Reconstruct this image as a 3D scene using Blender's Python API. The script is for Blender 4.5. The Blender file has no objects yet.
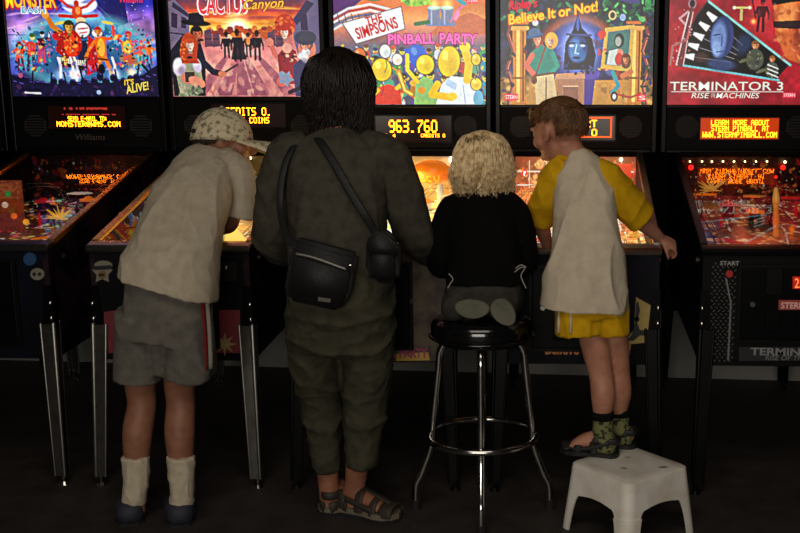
import bpy, bmesh, math, random
import numpy as np
from mathutils import Vector, Matrix, noise as mnoise
random.seed(7); rng = np.random.default_rng(7)
V = Vector; PI = math.pi
COL = bpy.context.scene.collection
SC = bpy.context.scene

# ------------------------------------------------------------------ camera
FPX, CAMH, TILT, YAW, PCX, PCY = 1122.1, 1.428, math.radians(11.7687), math.radians(-2.434), 516.5, 314.6
fw = V((math.sin(YAW)*math.cos(TILT), math.cos(YAW)*math.cos(TILT), -math.sin(TILT)))
rt = V((math.cos(YAW), -math.sin(YAW), 0)); up = rt.cross(fw)
EYE = V((0, 0, CAMH))
cd = bpy.data.cameras.new('camera'); cam = bpy.data.objects.new('camera', cd); COL.objects.link(cam)
cam.matrix_world = Matrix(((rt.x, up.x, -fw.x, 0), (rt.y, up.y, -fw.y, 0), (rt.z, up.z, -fw.z, CAMH), (0, 0, 0, 1)))
cd.sensor_fit = 'HORIZONTAL'; cd.sensor_width = 36; cd.lens = FPX*36/800
cd.shift_x = (400-PCX)/800; cd.shift_y = (PCY-266.5)/800
cd.clip_start = .05
SC.camera = cam
def ray(px, py): return fw + rt*((px-PCX)/FPX) - up*((py-PCY)/FPX)
def P(px, py, Y):                       # measured photo position -> point of the place at depth Y
    d = ray(px, py); return EYE + d*(Y/d.y)
def F(px, py, z=0):                     # the same on a level surface
    d = ray(px, py); return EYE + d*((z-CAMH)/d.z)
def mpp(p): return (p-EYE).dot(fw)/FPX  # metres per photo pixel there
SC.view_settings.view_transform = 'Standard'
SC.cycles.use_denoising = True
try: SC.cycles.denoiser = 'OPENIMAGEDENOISE'
except Exception: pass

# ------------------------------------------------------------------ materials
def lin(c):
    return tuple(((x/255)/12.92 if x/255 <= .04045 else ((x/255+.055)/1.055)**2.4) for x in c)
MATS = {}
def mat(name, col, rough=.6, metal=0, emit=None, es=1, noise=None, bump=None, col2=None, spec=.5, sheen=0, coat=0, thresh=None, stretch=None):
    if name in MATS: return MATS[name]
    m = bpy.data.materials.new(name); m.use_nodes = True; nt = m.node_tree; N = nt.nodes; L = nt.links
    b = N['Principled BSDF']; c = lin(col)+(1,)
    b.inputs['Base Color'].default_value = c; b.inputs['Roughness'].default_value = rough; b.inputs['Metallic'].default_value = metal
    b.inputs['Specular IOR Level'].default_value = spec; b.inputs['Sheen Weight'].default_value = sheen; b.inputs['Coat Weight'].default_value = coat
    tc = N.new('ShaderNodeTexCoord'); vec = tc.outputs['Object']
    if stretch:
        mp = N.new('ShaderNodeMapping'); mp.inputs['Scale'].default_value = stretch; L.new(vec, mp.inputs['Vector']); vec = mp.outputs['Vector']
    n = N.new('ShaderNodeTexNoise'); n.inputs['Scale'].default_value = noise or 14; n.inputs['Detail'].default_value = 6
    L.new(vec, n.inputs['Vector'])
    r = N.new('ShaderNodeValToRGB')
    c2 = lin(col2)+(1,) if col2 else tuple(x*.78 for x in c[:3])+(1,)
    r.color_ramp.elements[0].color = c2; r.color_ramp.elements[1].color = c
    if thresh: r.color_ramp.elements[0].position, r.color_ramp.elements[1].position = thresh
    else: r.color_ramp.elements[0].position, r.color_ramp.elements[1].position = .3, .62
    L.new(n.outputs['Fac'], r.inputs['Fac']); L.new(r.outputs['Color'], b.inputs['Base Color'])
    if bump:
        n2 = N.new('ShaderNodeTexNoise'); n2.inputs['Scale'].default_value = bump[0]; n2.inputs['Detail'].default_value = 3; L.new(tc.outputs['Object'], n2.inputs['Vector'])
        bp = N.new('ShaderNodeBump'); bp.inputs['Strength'].default_value = bump[1]; bp.inputs['Distance'].default_value = .01
        L.new(n2.outputs['Fac'], bp.inputs['Height']); L.new(bp.outputs['Normal'], b.inputs['Normal'])
    if emit:
        b.inputs['Emission Color'].default_value = lin(emit)+(1,); b.inputs['Emission Strength'].default_value = es
    MATS[name] = m; return m
def art_mat(name, es=1.0, base=.15, rough=.35):
    if name in MATS: return MATS[name]
    m = bpy.data.materials.new(name); m.use_nodes = True; N = m.node_tree.nodes; L = m.node_tree.links; b = N['Principled BSDF']
    a = N.new('ShaderNodeAttribute'); a.attribute_name = 'art'
    if es:
        b.inputs['Emission Strength'].default_value = es; L.new(a.outputs['Color'], b.inputs['Emission Color'])
        b.inputs['Base Color'].default_value = (base*.2,)*3+(1,)
    else: L.new(a.outputs['Color'], b.inputs['Base Color'])
    b.inputs['Roughness'].default_value = rough
    MATS[name] = m; return m
def glass_mat():
    m = bpy.data.materials.new('playfield glass'); m.use_nodes = True; N = m.node_tree.nodes; L = m.node_tree.links
    for x in list(N): N.remove(x)
    o = N.new('ShaderNodeOutputMaterial'); mx = N.new('ShaderNodeMixShader'); t = N.new('ShaderNodeBsdfTransparent'); g = N.new('ShaderNodeBsdfGlossy')
    g.inputs['Roughness'].default_value = .02; f = N.new('ShaderNodeFresnel'); f.inputs['IOR'].default_value = 1.55
    L.new(f.outputs[0], mx.inputs[0]); L.new(t.outputs[0], mx.inputs[1]); L.new(g.outputs[0], mx.inputs[2]); L.new(mx.outputs[0], o.inputs[0])
    return m
M_GLASS = glass_mat()
K = lambda n, c, **k: mat(n, c, **k)
BLACK = K('satin black cabinet', (5, 5, 6), rough=.55, spec=.08)
BLACKG = K('gloss black', (5, 5, 6), rough=.3, spec=.14)
CHROME = K('chrome', (205, 203, 198), rough=.16, metal=1, col2=(180, 178, 172))
STEEL = K('brushed steel', (158, 156, 150), rough=.3, metal=1, noise=60)
BRASS = K('brass coloured rail', (215, 170, 90), rough=.28, metal=1)
DARKMETAL = K('dark metal', (22, 21, 21), rough=.4, metal=.6, spec=.2)
RUBBER = K('black rubber', (12, 12, 12), rough=.8)

# ------------------------------------------------------------------ objects
def put(name, me, m, parent=None, world=True):
    """Link one mesh object. world=True: the mesh is in place coordinates and is shifted to its parent's base."""
    if isinstance(me, bmesh.types.BMesh):
        bm = me; me = bpy.data.meshes.new(name); bm.normal_update(); bm.to_mesh(me); bm.free()
    if parent is not None and world:
        top = parent
        while top.parent: top = top.parent
        if top.location.length > 0: me.transform(Matrix.Translation(-top.location))
    if m and not me.materials: me.materials.append(m)
    o = bpy.data.objects.new(name, me); COL.objects.link(o); o.parent = parent
    return o
def smooth(me):
    me.polygons.foreach_set('use_smooth', [True]*len(me.polygons)); me.update(); return me
def thing(name, label, cat, loc, group=None):
    o = bpy.data.objects.new(name, None); COL.objects.link(o); o.location = loc; o.empty_display_size = .1
    o['label'] = label; o['category'] = cat
    if group: o['group'] = group
    return o
def bm_(): return bmesh.new()
def box(bm, x0, x1, y0, y1, z0, z1, bev=0):
    vs = [bm.verts.new((x, y, z)) for x in (x0, x1) for y in (y0, y1) for z in (z0, z1)]
    fs = [bm.faces.new([vs[i] for i in q]) for q in ((0, 1, 3, 2), (4, 6, 7, 5), (0, 4, 5, 1), (2, 3, 7, 6), (0, 2, 6, 4), (1, 5, 7, 3))]
    if bev:
        es = list({e for f in fs for e in f.edges})
        bmesh.ops.bevel(bm, geom=es, offset=bev, segments=2, affect='EDGES', profile=.5)
    return bm
def prism(bm, pts, axis, a, b):
    """Extrude a polygon (2D points in the two other axes) along an axis from a to b."""
    def mk(p, t): return {'x': (t, p[0], p[1]), 'y': (p[0], t, p[1]), 'z': (p[0], p[1], t)}[axis]
    A = [bm.verts.new(mk(p, a)) for p in pts]; B = [bm.verts.new(mk(p, b)) for p in pts]; n = len(pts)
    fs = [bm.faces.new(A), bm.faces.new(B[::-1])]+[bm.faces.new((A[i], B[i], B[(i+1) % n], A[(i+1) % n])) for i in range(n)]
    bmesh.ops.recalc_face_normals(bm, faces=fs)
    return bm
def cyl(bm, c, r, h, axis='z', n=24, r2=None):
    c = V(c); r2 = r if r2 is None else r2
    ax = {'x': (V((0, 1, 0)), V((0, 0, 1)), V((1, 0, 0))), 'y': (V((1, 0, 0)), V((0, 0, 1)), V((0, 1, 0))), 'z': (V((1, 0, 0)), V((0, 1, 0)), V((0, 0, 1)))}[axis]
    A = []; B = []
    for i in range(n):
        t = 2*PI*i/n; d = ax[0]*math.cos(t)+ax[1]*math.sin(t)
        A.append(bm.verts.new(c+d*r)); B.append(bm.verts.new(c+d*r2+ax[2]*h))
    fs = [bm.faces.new(A), bm.faces.new(B)]+[bm.faces.new((A[i], A[(i+1) % n], B[(i+1) % n], B[i])) for i in range(n)]
    bmesh.ops.recalc_face_normals(bm, faces=fs)
    return bm
def ell(bm, c, r, rot=None, u=20, v=14):
    M = Matrix.Translation(V(c)) @ (rot.to_4x4() if rot else Matrix.Identity(4)) @ Matrix.Diagonal((r[0], r[1], r[2], 1))
    bmesh.ops.create_uvsphere(bm, u_segments=u, v_segments=v, radius=1, matrix=M); return bm
def catmull(vals, sub):
    vals = [np.array(v, float).reshape(-1) for v in vals]; out = []
    n = len(vals)
    for i in range(n-1):
        p0 = vals[max(i-1, 0)]; p1 = vals[i]; p2 = vals[i+1]; p3 = vals[min(i+2, n-1)]
        for k in range(sub):
            t = k/sub
            out.append(.5*((2*p1)+(-p0+p2)*t+(2*p0-5*p1+4*p2-p3)*t*t+(-p0+3*p1-3*p2+p3)*t**3))
    out.append(vals[-1]); return out
def loft(bm, pts, rx, ry=None, hint=(1, 0, 0), n=20, sub=4, cap='round', expo=2.0):
    """Smooth tapered tube through pts; rx along the hint direction, ry across it."""
    ry = rx if ry is None else ry
    if not hasattr(rx, '__len__'): rx = [rx]*len(pts)
    if not hasattr(ry, '__len__'): ry = [ry]*len(pts)
    if sub > 1 and len(pts) > 2:
        q = [V(p) for p in catmull(pts, sub)]; ax = [max(float(a[0]), 1e-4) for a in catmull(rx, sub)]; ay = [max(float(a[0]), 1e-4) for a in catmull(ry, sub)]
    else: q = [V(p) for p in pts]; ax = list(rx); ay = list(ry)
    hint = V(hint); R = []
    T0 = (q[1]-q[0]).normalized(); T1 = (q[-1]-q[-2]).normalized()
    rings = []
    for i, p in enumerate(q):
        T = (q[min(i+1, len(q)-1)]-q[max(i-1, 0)]).normalized()
        rings.append((p, T, ax[i], ay[i]))
    if cap == 'round':
        pre = [(q[0]-T0*min(ax[0], ay[0])*math.sin(a), T0, ax[0]*math.cos(a), ay[0]*math.cos(a)) for a in (1.35, .95, .5)]
        post = [(q[-1]+T1*min(ax[-1], ay[-1])*math.sin(a), T1, ax[-1]*math.cos(a), ay[-1]*math.cos(a)) for a in (.5, .95, 1.35)]
        rings = pre+rings+post
    Wp = None
    for p, T, a, b in rings:
        W = hint - T*hint.dot(T)
        if W.length < .2 and Wp is not None: W = Wp - T*Wp.dot(T)
        if W.length < 1e-3: W = T.orthogonal()
        W.normalize()
        if Wp is not None and W.dot(Wp) < 0: W = -W
        Wp = W; D = T.cross(W); ring = []
        for k in range(n):
            t = 2*PI*k/n; c, s = math.cos(t), math.sin(t)
            cx = math.copysign(abs(c)**(2/expo), c); sx = math.copysign(abs(s)**(2/expo), s)
            ring.append(bm.verts.new(p+W*(a*cx)+D*(b*sx)))
        R.append(ring)
    fs = []
    for i in range(len(R)-1):
        for k in range(n):
            fs.append(bm.faces.new((R[i][k], R[i][(k+1) % n], R[i+1][(k+1) % n], R[i+1][k])))
    fs.append(bm.faces.new(R[0][::-1])); fs.append(bm.faces.new(R[-1]))
    bmesh.ops.recalc_face_normals(bm, faces=fs)
    return bm
def fuse(bm, voxel=.006, it=4, fac=.5):
    """Union of closed shapes into one continuous smooth surface."""
    me = bpy.data.meshes.new('tmp'); bm.to_mesh(me); bm.free()
    o = bpy.data.objects.new('tmp', me); COL.objects.link(o)
    r = o.modifiers.new('r', 'REMESH'); r.mode = 'VOXEL'; r.voxel_size = voxel
    if it:
        s = o.modifiers.new('s', 'SMOOTH'); s.iterations = it; s.factor = fac
    dg = bpy.context.evaluated_depsgraph_get(); dg.update()
    out = bpy.data.meshes.new_from_object(o.evaluated_get(dg))
    bpy.data.objects.remove(o); bpy.data.meshes.remove(me)
    return smooth(out)
def verts_np(me):
    a = np.empty(len(me.vertices)*3, np.float32); me.vertices.foreach_get('co', a); return a.reshape(-1, 3)
def displace(me, fn):
    co = verts_np(me); no = np.empty(len(me.vertices)*3, np.float32); me.vertices.foreach_get('normal', no); no = no.reshape(-1, 3)
    d = np.array([fn(V(c)) for c in co], np.float32)
    co = co+no*d[:, None]; me.vertices.foreach_set('co', co.ravel()); me.update(); return me
def folds(amp, scale, seed=0, stretch=(1, 1, 1)):
    s = V((seed*7.3, seed*3.1, seed*1.7))
    def f(p):
        q = V((p.x*stretch[0], p.y*stretch[1], p.z*stretch[2]))*scale+s
        n_ = 1-abs(mnoise.noise(q))*2.2; return amp*(max(n_, 0)**2.5*1.3-.35+.25*mnoise.noise(q*.6))
    return f
def text_bm(bm, s, fit, rot=0, shear=0, fat=0, depth=.0008, arch=0):
    """Lettering as flat mesh, fitted to the rectangle fit=(x0,z0,x1,z1), on plane y=0 facing -y."""
    cu = bpy.data.curves.new('t', 'FONT'); cu.body = s; cu.size = 1; cu.shear = shear; cu.offset = fat; cu.extrude = .0; cu.align_x = 'LEFT'; cu.resolution_u = 3
    o = bpy.data.objects.new('t', cu); COL.objects.link(o)
    dg = bpy.context.evaluated_depsgraph_get(); dg.update()
    me = bpy.data.meshes.new_from_object(o.evaluated_get(dg)); bpy.data.objects.remove(o); bpy.data.curves.remove(cu)
    co = verts_np(me); x0, z0, x1, z1 = fit
    lo = co.min(0); hi = co.max(0); sx = (x1-x0)/(hi[0]-lo[0]); sz = (z1-z0)/(hi[1]-lo[1])
    X = (co[:, 0]-lo[0])*sx-(x1-x0)/2; Z = (co[:, 1]-lo[1])*sz-(z1-z0)/2
    if arch: Z = Z + arch*(1-(2*X/(x1-x0))**2)
    c, s_ = math.cos(rot), math.sin(rot); X, Z = X*c-Z*s_, X*s_+Z*c
    vs = [bm.verts.new((X[i]+(x0+x1)/2, -depth, Z[i]+(z0+z1)/2)) for i in range(len(X))]
    for p in me.polygons:
        try: bm.faces.new([vs[i] for i in p.vertices])
        except ValueError: pass
    bpy.data.meshes.remove(me); return bm

# ------------------------------------------------------------------ painted artwork (procedural raster held as vertex colours)
class Cv:
    def __init__(s, x0, y0, x1, y1, n=1.6):
        s.x0, s.y0, s.x1, s.y1 = x0, y0, x1, y1; s.w = int((x1-x0)*n); s.h = int((y1-y0)*n); s.W = 2*s.w; s.H = 2*s.h
        s.a = np.zeros((s.H, s.W, 3)); s.sx = s.W/(x1-x0); s.sy = s.H/(y1-y0)
        s.gx = x0+(np.arange(s.W)+.5)/s.sx; s.gy = y0+(np.arange(s.H)+.5)/s.sy
    def win(s, xa, ya, xb, yb):
        i0 = max(0, int((xa-s.x0)*s.sx)); i1 = min(s.W, int((xb-s.x0)*s.sx)+2); j0 = max(0, int((ya-s.y0)*s.sy)); j1 = min(s.H, int((yb-s.y0)*s.sy)+2)
        if i1 <= i0 or j1 <= j0: return None
        X, Y = np.meshgrid(s.gx[i0:i1], s.gy[j0:j1]); return (slice(j0, j1), slice(i0, i1)), X, Y
    def mix(s, sl, m, c, al):
        m = (m*al)[..., None]; s.a[sl] = s.a[sl]*(1-m)+np.array(c)/255*m
    def poly(s, pts, c, al=1):
        xs = [p[0] for p in pts]; ys = [p[1] for p in pts]; w = s.win(min(xs), min(ys), max(xs), max(ys))
        if not w: return
        sl, X, Y = w; ins = np.zeros(X.shape, bool); n = len(pts)
        for i in range(n):
            xa, ya = pts[i]; xb, yb = pts[(i+1) % n]
            if ya == yb: continue
            c_ = ((ya > Y) != (yb > Y)) & (X < (xb-xa)*(Y-ya)/(yb-ya)+xa); ins ^= c_
        s.mix(sl, ins.astype(float), c, al)
    def ell(s, cx, cy, rx, ry, c, rot=0, al=1, soft=.12):
        R = max(rx, ry)*1.3+1; w = s.win(cx-R, cy-R, cx+R, cy+R)
        if not w: return
        sl, X, Y = w; k, q = math.cos(rot), math.sin(rot); dx, dy = X-cx, Y-cy
        d = np.sqrt(((dx*k+dy*q)/rx)**2+((-dx*q+dy*k)/ry)**2); s.mix(sl, np.clip((1-d)/soft+.5, 0, 1), c, al)
    def line(s, pts, wd, c, al=1):
        for (xa, ya), (xb, yb) in zip(pts, pts[1:]):
            w = s.win(min(xa, xb)-wd, min(ya, yb)-wd, max(xa, xb)+wd, max(ya, yb)+wd)
            if not w: continue
            sl, X, Y = w; L2 = max((xb-xa)**2+(yb-ya)**2, 1e-6); t = np.clip(((X-xa)*(xb-xa)+(Y-ya)*(yb-ya))/L2, 0, 1)
            d = np.hypot(X-xa-t*(xb-xa), Y-ya-t*(yb-ya)); s.mix(sl, np.clip((wd/2-d)*3+.5, 0, 1), c, al)
    def glow(s, cx, cy, r, c, k=1):
        w = s.win(cx-3*r, cy-3*r, cx+3*r, cy+3*r)
        if not w: return
        sl, X, Y = w; g = np.exp(-((X-cx)**2+(Y-cy)**2)/(r*r))*k; s.a[sl] = np.clip(s.a[sl]+g[..., None]*np.array(c)/255, 0, 1)
    def grad(s, stops):
        ys = [p[0] for p in stops]; cs = np.array([p[1] for p in stops])/255
        s.a[:] = np.stack([np.interp(s.gy, ys, cs[:, i]) for i in range(3)], -1)[:, None, :]
    def noise(s, size, amp, tint=(1, 1, 1)):
        nx = int((s.x1-s.x0)/size)+2; ny = int((s.y1-s.y0)/size)+2; g = rng.random((ny, nx))*2-1
        fx = np.linspace(0, nx-1.001, s.W); fy = np.linspace(0, ny-1.001, s.H); ix = fx.astype(int); iy = fy.astype(int); tx = fx-ix; ty = (fy-iy)[:, None]
        tx = tx*tx*(3-2*tx); ty = ty*ty*(3-2*ty)
        v = (g[iy][:, ix]*(1-tx)+g[iy][:, ix+1]*tx)*(1-ty)+(g[iy+1][:, ix]*(1-tx)+g[iy+1][:, ix+1]*tx)*ty
        s.a = np.clip(s.a*(1+amp*v[..., None]*np.array(tint)), 0, 1)
    def dabs(s, xa, ya, xb, yb, n, cols, r=(1, 3), al=.85):
        for _ in range(n):
            a = random.uniform(*r); s.ell(random.uniform(xa, xb), random.uniform(ya, yb), a, a*random.uniform(.35, .8), random.choice(cols), random.uniform(0, 3.1), al, .4)
    def fig(s, x, y, h, skin, top, bot, hair, lean=0, arms=((-.28, -.15), (.28, -.1)), hat=None, wide=1.0):
        """A standing painted figure: feet at (x,y), height h."""
        hx = x+lean*h; sh = (x+lean*h*.75, y-h*.78); hip = (x+lean*h*.3, y-h*.47); b = h*.085*wide
        s.line([(x-h*.09, y), (hip[0]-b*.6, hip[1]), ], h*.085, bot); s.line([(x+h*.09, y), (hip[0]+b*.6, hip[1])], h*.085, bot)
        s.poly([(hip[0]-b*1.1, hip[1]+h*.04), (sh[0]-b*1.6, sh[1]), (sh[0]+b*1.6, sh[1]), (hip[0]+b*1.1, hip[1]+h*.04)], top)
        s.line([(sh[0]-b*.9, sh[1]+b), (hip[0]-b*.5, hip[1])], b*.5, tuple(min(255, int(c*1.25+12)) for c in top), .7)
        for sgn, (ax, ay) in zip((-1, 1), arms):
            p0 = (sh[0]+sgn*b*1.4, sh[1]+b*.5); p2 = (sh[0]+ax*h, sh[1]-ay*h); p1 = ((p0[0]+p2[0])/2+sgn*h*.03, (p0[1]+p2[1])/2+h*.04)
            s.line([p0, p1], h*.07, top); s.line([p1, p2], h*.055, skin)
        s.ell(hx, y-h*.9, h*.072, h*.095, skin); s.ell(hx+h*.02, y-h*.89, h*.03, h*.05, tuple(min(255, int(c*1.3)) for c in skin))
        s.ell(hx, y-h*.95, h*.08, h*.06, hair)
        if hat: s.ell(hx, y-h*.955, h*.15, h*.028, hat); s.ell(hx, y-h*1.0, h*.075, h*.06, hat)
    def face(s, x, y, r, skin, hair, beard=None, turn=0):
        """A generic painted head seen large."""
        dk = tuple(int(c*.66) for c in skin); lt = tuple(min(255, int(c*1.14)+6) for c in skin); sh = 1 if turn <= 0 else -1
        s.ell(x-turn*r*.3, y-r*.25, r*.98, r*1.0, hair); s.poly([(x-r*.28, y+r*.8), (x+r*.28, y+r*.8), (x+r*.35, y+r*1.5), (x-r*.35, y+r*1.5)], dk)
        s.ell(x, y-.05*r, r*.68, r*.75, skin); s.ell(x+turn*r*.05, y+r*.45, r*.48, r*.62, skin)
        s.ell(x+sh*r*.42, y+r*.2, r*.26, r*.7, dk, 0, .6, .9); s.ell(x-sh*r*.2, y+r*.15, r*.3, r*.45, lt, 0, .7, .9)
        for k in (-.28, .28): s.ell(x+(k+turn*.2)*r, y, r*.13, r*.075, (40, 26, 22)); s.line([(x+(k+turn*.2)*r-r*.17, y-.17*r), (x+(k+turn*.2)*r+r*.17, y-.18*r)], r*.07, dk)
        s.line([(x+turn*r*.25+sh*r*.06, y+r*.05), (x+turn*r*.3+sh*r*.08, y+r*.36)], r*.1, dk); s.ell(x+turn*r*.2, y+r*.62, r*.2, r*.085, (158, 44, 44)); s.ell(x-turn*r*.1, y-r*.72, r*.78, r*.42, hair)
        if beard: s.ell(x+turn*.1*r, y+r*1.0, r*.62, r*.5, beard); s.ell(x+turn*.15*r, y+r*.62, r*.18, r*.07, (120, 50, 40)); s.ell(x+sh*r*.3, y+r*1.1, r*.3, r*.35, tuple(int(c*.75) for c in beard), 0, .6, .8)
    def mesh(s, name, fn, boost=1.0, sharp=1.0):
        """Grid mesh; fn(u,v) maps canvas fractions (u right, v down) to coordinates."""
        a = s.a.reshape(s.h, 2, s.w, 2, 3).mean((1, 3))
        if sharp:                                           # crisp painted edges: local contrast at two sizes
            for r, k in ((2, .55), (7, .4)):
                q = np.pad(a, ((r, r), (r, r), (0, 0)), 'edge'); S = np.cumsum(np.cumsum(np.pad(q, ((1, 0), (1, 0), (0, 0))), 0), 1); n = 2*r+1
                m = (S[n:, n:]-S[:-n, n:]-S[n:, :-n]+S[:-n, :-n])/n**2; a = a+k*sharp*(a-m)
        a = np.clip(a, 0, 1)
        l = np.where(a <= .04045, a/12.92, ((a+.055)/1.055)**2.4)*boost
        ny, nx = s.h, s.w; u, v = np.meshgrid((np.arange(nx))/(nx-1), np.arange(ny)/(ny-1)); co = np.stack(fn(u, v), -1).reshape(-1, 3)
        me = bpy.data.meshes.new(name); me.vertices.add(nx*ny); me.vertices.foreach_set('co', co.astype(np.float32).ravel())
        i = (np.arange(ny-1)[:, None]*nx+np.arange(nx-1)[None]).ravel(); q = np.stack((i, i+nx, i+nx+1, i+1), -1); nf = len(q)
        me.loops.add(nf*4); me.loops.foreach_set('vertex_index', q.ravel().astype(np.int32)); me.polygons.add(nf)
        me.polygons.foreach_set('loop_start', (np.arange(nf)*4).astype(np.int32)); me.polygons.foreach_set('loop_total', np.full(nf, 4, np.int32))
        me.update(calc_edges=True); at = me.attributes.new('art', 'FLOAT_COLOR', 'POINT')
        at.data.foreach_set('color', np.concatenate((l.reshape(-1, 3), np.ones((nx*ny, 1))), 1).astype(np.float32).ravel()); return me

# ------------------------------------------------------------------ the setting
DEPTH = 3.803                                     # lockbar line of the row of machines
bm = bm_(); box(bm, -6, 6, -2.5, 5.9, -.06, 0)
o = put('floor', bm, mat('dark floor', (54, 47, 43), rough=.62, noise=9, col2=(38, 33, 30), bump=(90, .25))); o['kind'] = 'structure'
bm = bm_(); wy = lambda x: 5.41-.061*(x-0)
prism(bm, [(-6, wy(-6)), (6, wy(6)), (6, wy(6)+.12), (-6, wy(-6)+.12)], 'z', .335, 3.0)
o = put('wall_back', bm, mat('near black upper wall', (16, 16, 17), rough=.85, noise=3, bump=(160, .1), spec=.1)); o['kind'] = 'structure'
bm = bm_(); prism(bm, [(-6, wy(-6)-.012), (6, wy(6)-.012), (6, wy(6)+.12), (-6, wy(-6)+.12)], 'z', 0, .335)
o = put('baseboard_back', bm, mat('grey painted lower wall', (150, 148, 142), rough=.8, noise=3, col2=(130, 128, 122), bump=(160, .1))); o['kind'] = 'structure'
# ------------------------------------------------------------------ backglass pictures (units: photo pixels; generic figures)
def crowd(c, xs, y, h, cols):
    for x in xs:
        k = random.choice(cols); hh = h*random.uniform(.85, 1.15); yy = y+random.uniform(-3, 3)
        c.ell(x, yy+hh*.75, hh*.42, hh*.5, k[1]); c.ell(x, yy, hh*.27, hh*.33, k[0]); c.ell(x, yy-hh*.2, hh*.29, hh*.2, k[2])
        c.ell(x-hh*.1, yy, hh*.05, hh*.05, (30, 20, 20)); c.ell(x+hh*.1, yy, hh*.05, hh*.05, (30, 20, 20)); c.line([(x-hh*.08, yy+hh*.17), (x+hh*.1, yy+hh*.16)], hh*.06, (150, 40, 40))
def art_band(x0, x1, y0, y1):
    c = Cv(x0, y0, x1, y1)
    c.grad([(-12, (16, 20, 92)), (6, (30, 34, 130)), (16, (120, 80, 180)), (28, (200, 140, 226)), (44, (150, 160, 226)), (60, (80, 100, 190)), (76, (40, 40, 110)), (98, (12, 10, 45))])
    c.noise(22, .35); c.noise(7, .25)
    for i in range(26):
        y = random.uniform(14, 60); x = random.uniform(10, 150); c.ell(x, y, random.uniform(6, 16), random.uniform(.8, 2), random.choice([(225, 170, 235), (150, 190, 240), (90, 60, 160), (235, 190, 220)]), random.uniform(-.4, .1), .55, .6)
    for i in range(40): c.ell(random.uniform(100, 150), random.uniform(-8, 28), .5, .5, (200, 210, 255), 0, .8)
    c.poly([(102, -12), (124, -12), (128, 24), (112, 30), (100, 10)], (18, 22, 86), .8)
    for x in range(20, 150, 13): c.line([(x, 45), (82, -10)], 1.2, (160, 150, 230), .25)
    c.ell(82, 52, 66, 38, (96, 186, 196), 0, .8, .2); c.ell(82, 54, 54, 30, (44, 88, 140), 0, .9, .3); c.dabs(30, 26, 140, 60, 50, [(130, 205, 215), (30, 60, 130), (200, 120, 190), (40, 120, 130)], (2, 5), .55)
    c.ell(82, 6, 17, 9, (245, 246, 252)); c.glow(82, 6, 16, (120, 130, 220), .5); c.ell(72, 8, 9, 2.2, (70, 80, 170), .2, .6, .5); c.ell(92, 3, 8, 1.8, (80, 90, 180), -.2, .6, .5)
    # winged performer in front of the moon
    for s in (-1, 1):
        c.line([(80, 11), (80+s*9, 8), (80+s*18, 0)], 2.6, (205, 60, 30)); c.line([(80+s*4, 18), (80+s*18, 17)], 3.4, (190, 40, 50))
    c.ell(79, 14, 5, 7, (214, 74, 30)); c.ell(80, 12, 2.4, 4, (246, 140, 70)); c.ell(79, 5.5, 2.6, 3.4, (205, 70, 40)); c.ell(82, 22, 5, 3.5, (230, 190, 150))
    # drum kit
    c.ell(83, 31, 8.4, 8.4, (60, 50, 70)); c.ell(83, 31, 7, 7, (246, 240, 240)); c.line([(79, 30), (88, 29)], 1.4, (205, 60, 80)); c.line([(80, 34), (87, 33)], 1.2, (205, 60, 80)); c.ell(97, 34, 6, 5, (90, 60, 90)); c.ell(97, 34, 5, 4, (220, 210, 230)); c.ell(108, 24, 6, 1.5, (230, 200, 90), .2); c.ell(62, 24, 6, 1.5, (230, 200, 90), -.2)
    c.poly([(76, 42), (92, 40), (94, 72), (78, 74)], (40, 34, 60)); c.poly([(88, 36), (98, 44), (96, 70), (84, 76)], (190, 26, 30))
    # big bandsman in a red coat with one arm up
    c.line([(62, 34), (54, 27), (49, 17)], 5.2, (196, 120, 40)); c.ell(48, 16, 3.4, 4, (222, 150, 60)); c.line([(46, 14), (44, 10)], 1.2, (222, 150, 60)); c.line([(49, 13), (50, 9)], 1.2, (222, 150, 60))
    c.ell(70, 44, 11.5, 14, (186, 28, 18)); c.ell(71, 46, 7, 12, (226, 60, 24)); c.dabs(62, 36, 78, 54, 26, [(240, 100, 30), (150, 16, 16), (250, 140, 50)], (1, 2.5)); c.line([(61, 37), (58, 50), (66, 58)], 5, (160, 26, 26))
    c.face(70, 28, 5.5, (214, 140, 60), (60, 66, 30)); c.ell(58, 37, 5, 4, (190, 30, 30))
    # violet singer and two others at left
    c.fig(30, 70, 36, (206, 190, 120), (200, 70, 60), (60, 50, 80), (70, 110, 60), .1, ((-.25, -.2), (.3, -.12))); c.fig(41, 62, 30, (226, 190, 190), (70, 26, 60), (190, 60, 110), (30, 22, 44), .08, ((-.2, -.1), (.28, .2)))
    c.fig(20, 70, 28, (214, 130, 80), (214, 80, 50), (80, 40, 70), (110, 60, 30)); c.dabs(16, 40, 50, 72, 46, [(226, 90, 60), (60, 160, 160), (240, 170, 90), (150, 50, 110), (220, 60, 90)], (1, 2.6))
    # keyboard
    c.poly([(55, 56), (84, 60), (85, 70), (58, 66)], (40, 26, 16)); c.poly([(56, 57), (83, 61), (83.5, 66), (57, 62)], (250, 240, 190))
    for i in range(13): c.line([(58+i*2, 57.6+i*.28), (58.2+i*2, 61.6+i*.28)], .6, (60, 40, 20))
    c.dabs(56, 54, 66, 70, 14, [(230, 200, 60), (200, 80, 20)], (1, 2))
    # orange singers
    c.line([(94, 42), (88, 50), (84, 58)], 3, (232, 110, 26)); c.line([(103, 40), (111, 39), (120, 37)], 3, (226, 90, 24))
    c.poly([(94, 38), (105, 37), (105, 56), (101, 62), (96, 60)], (238, 108, 20)); c.ell(100, 48, 3.6, 9, (252, 176, 52)); c.line([(98, 58), (97, 72)], 4, (226, 96, 24)); c.line([(103, 58), (110, 76)], 4, (232, 120, 34)); c.face(98, 32, 3.6, (234, 130, 60), (170, 40, 24)); c.line([(96, 59), (106, 60)], 2, (120, 60, 20))
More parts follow.
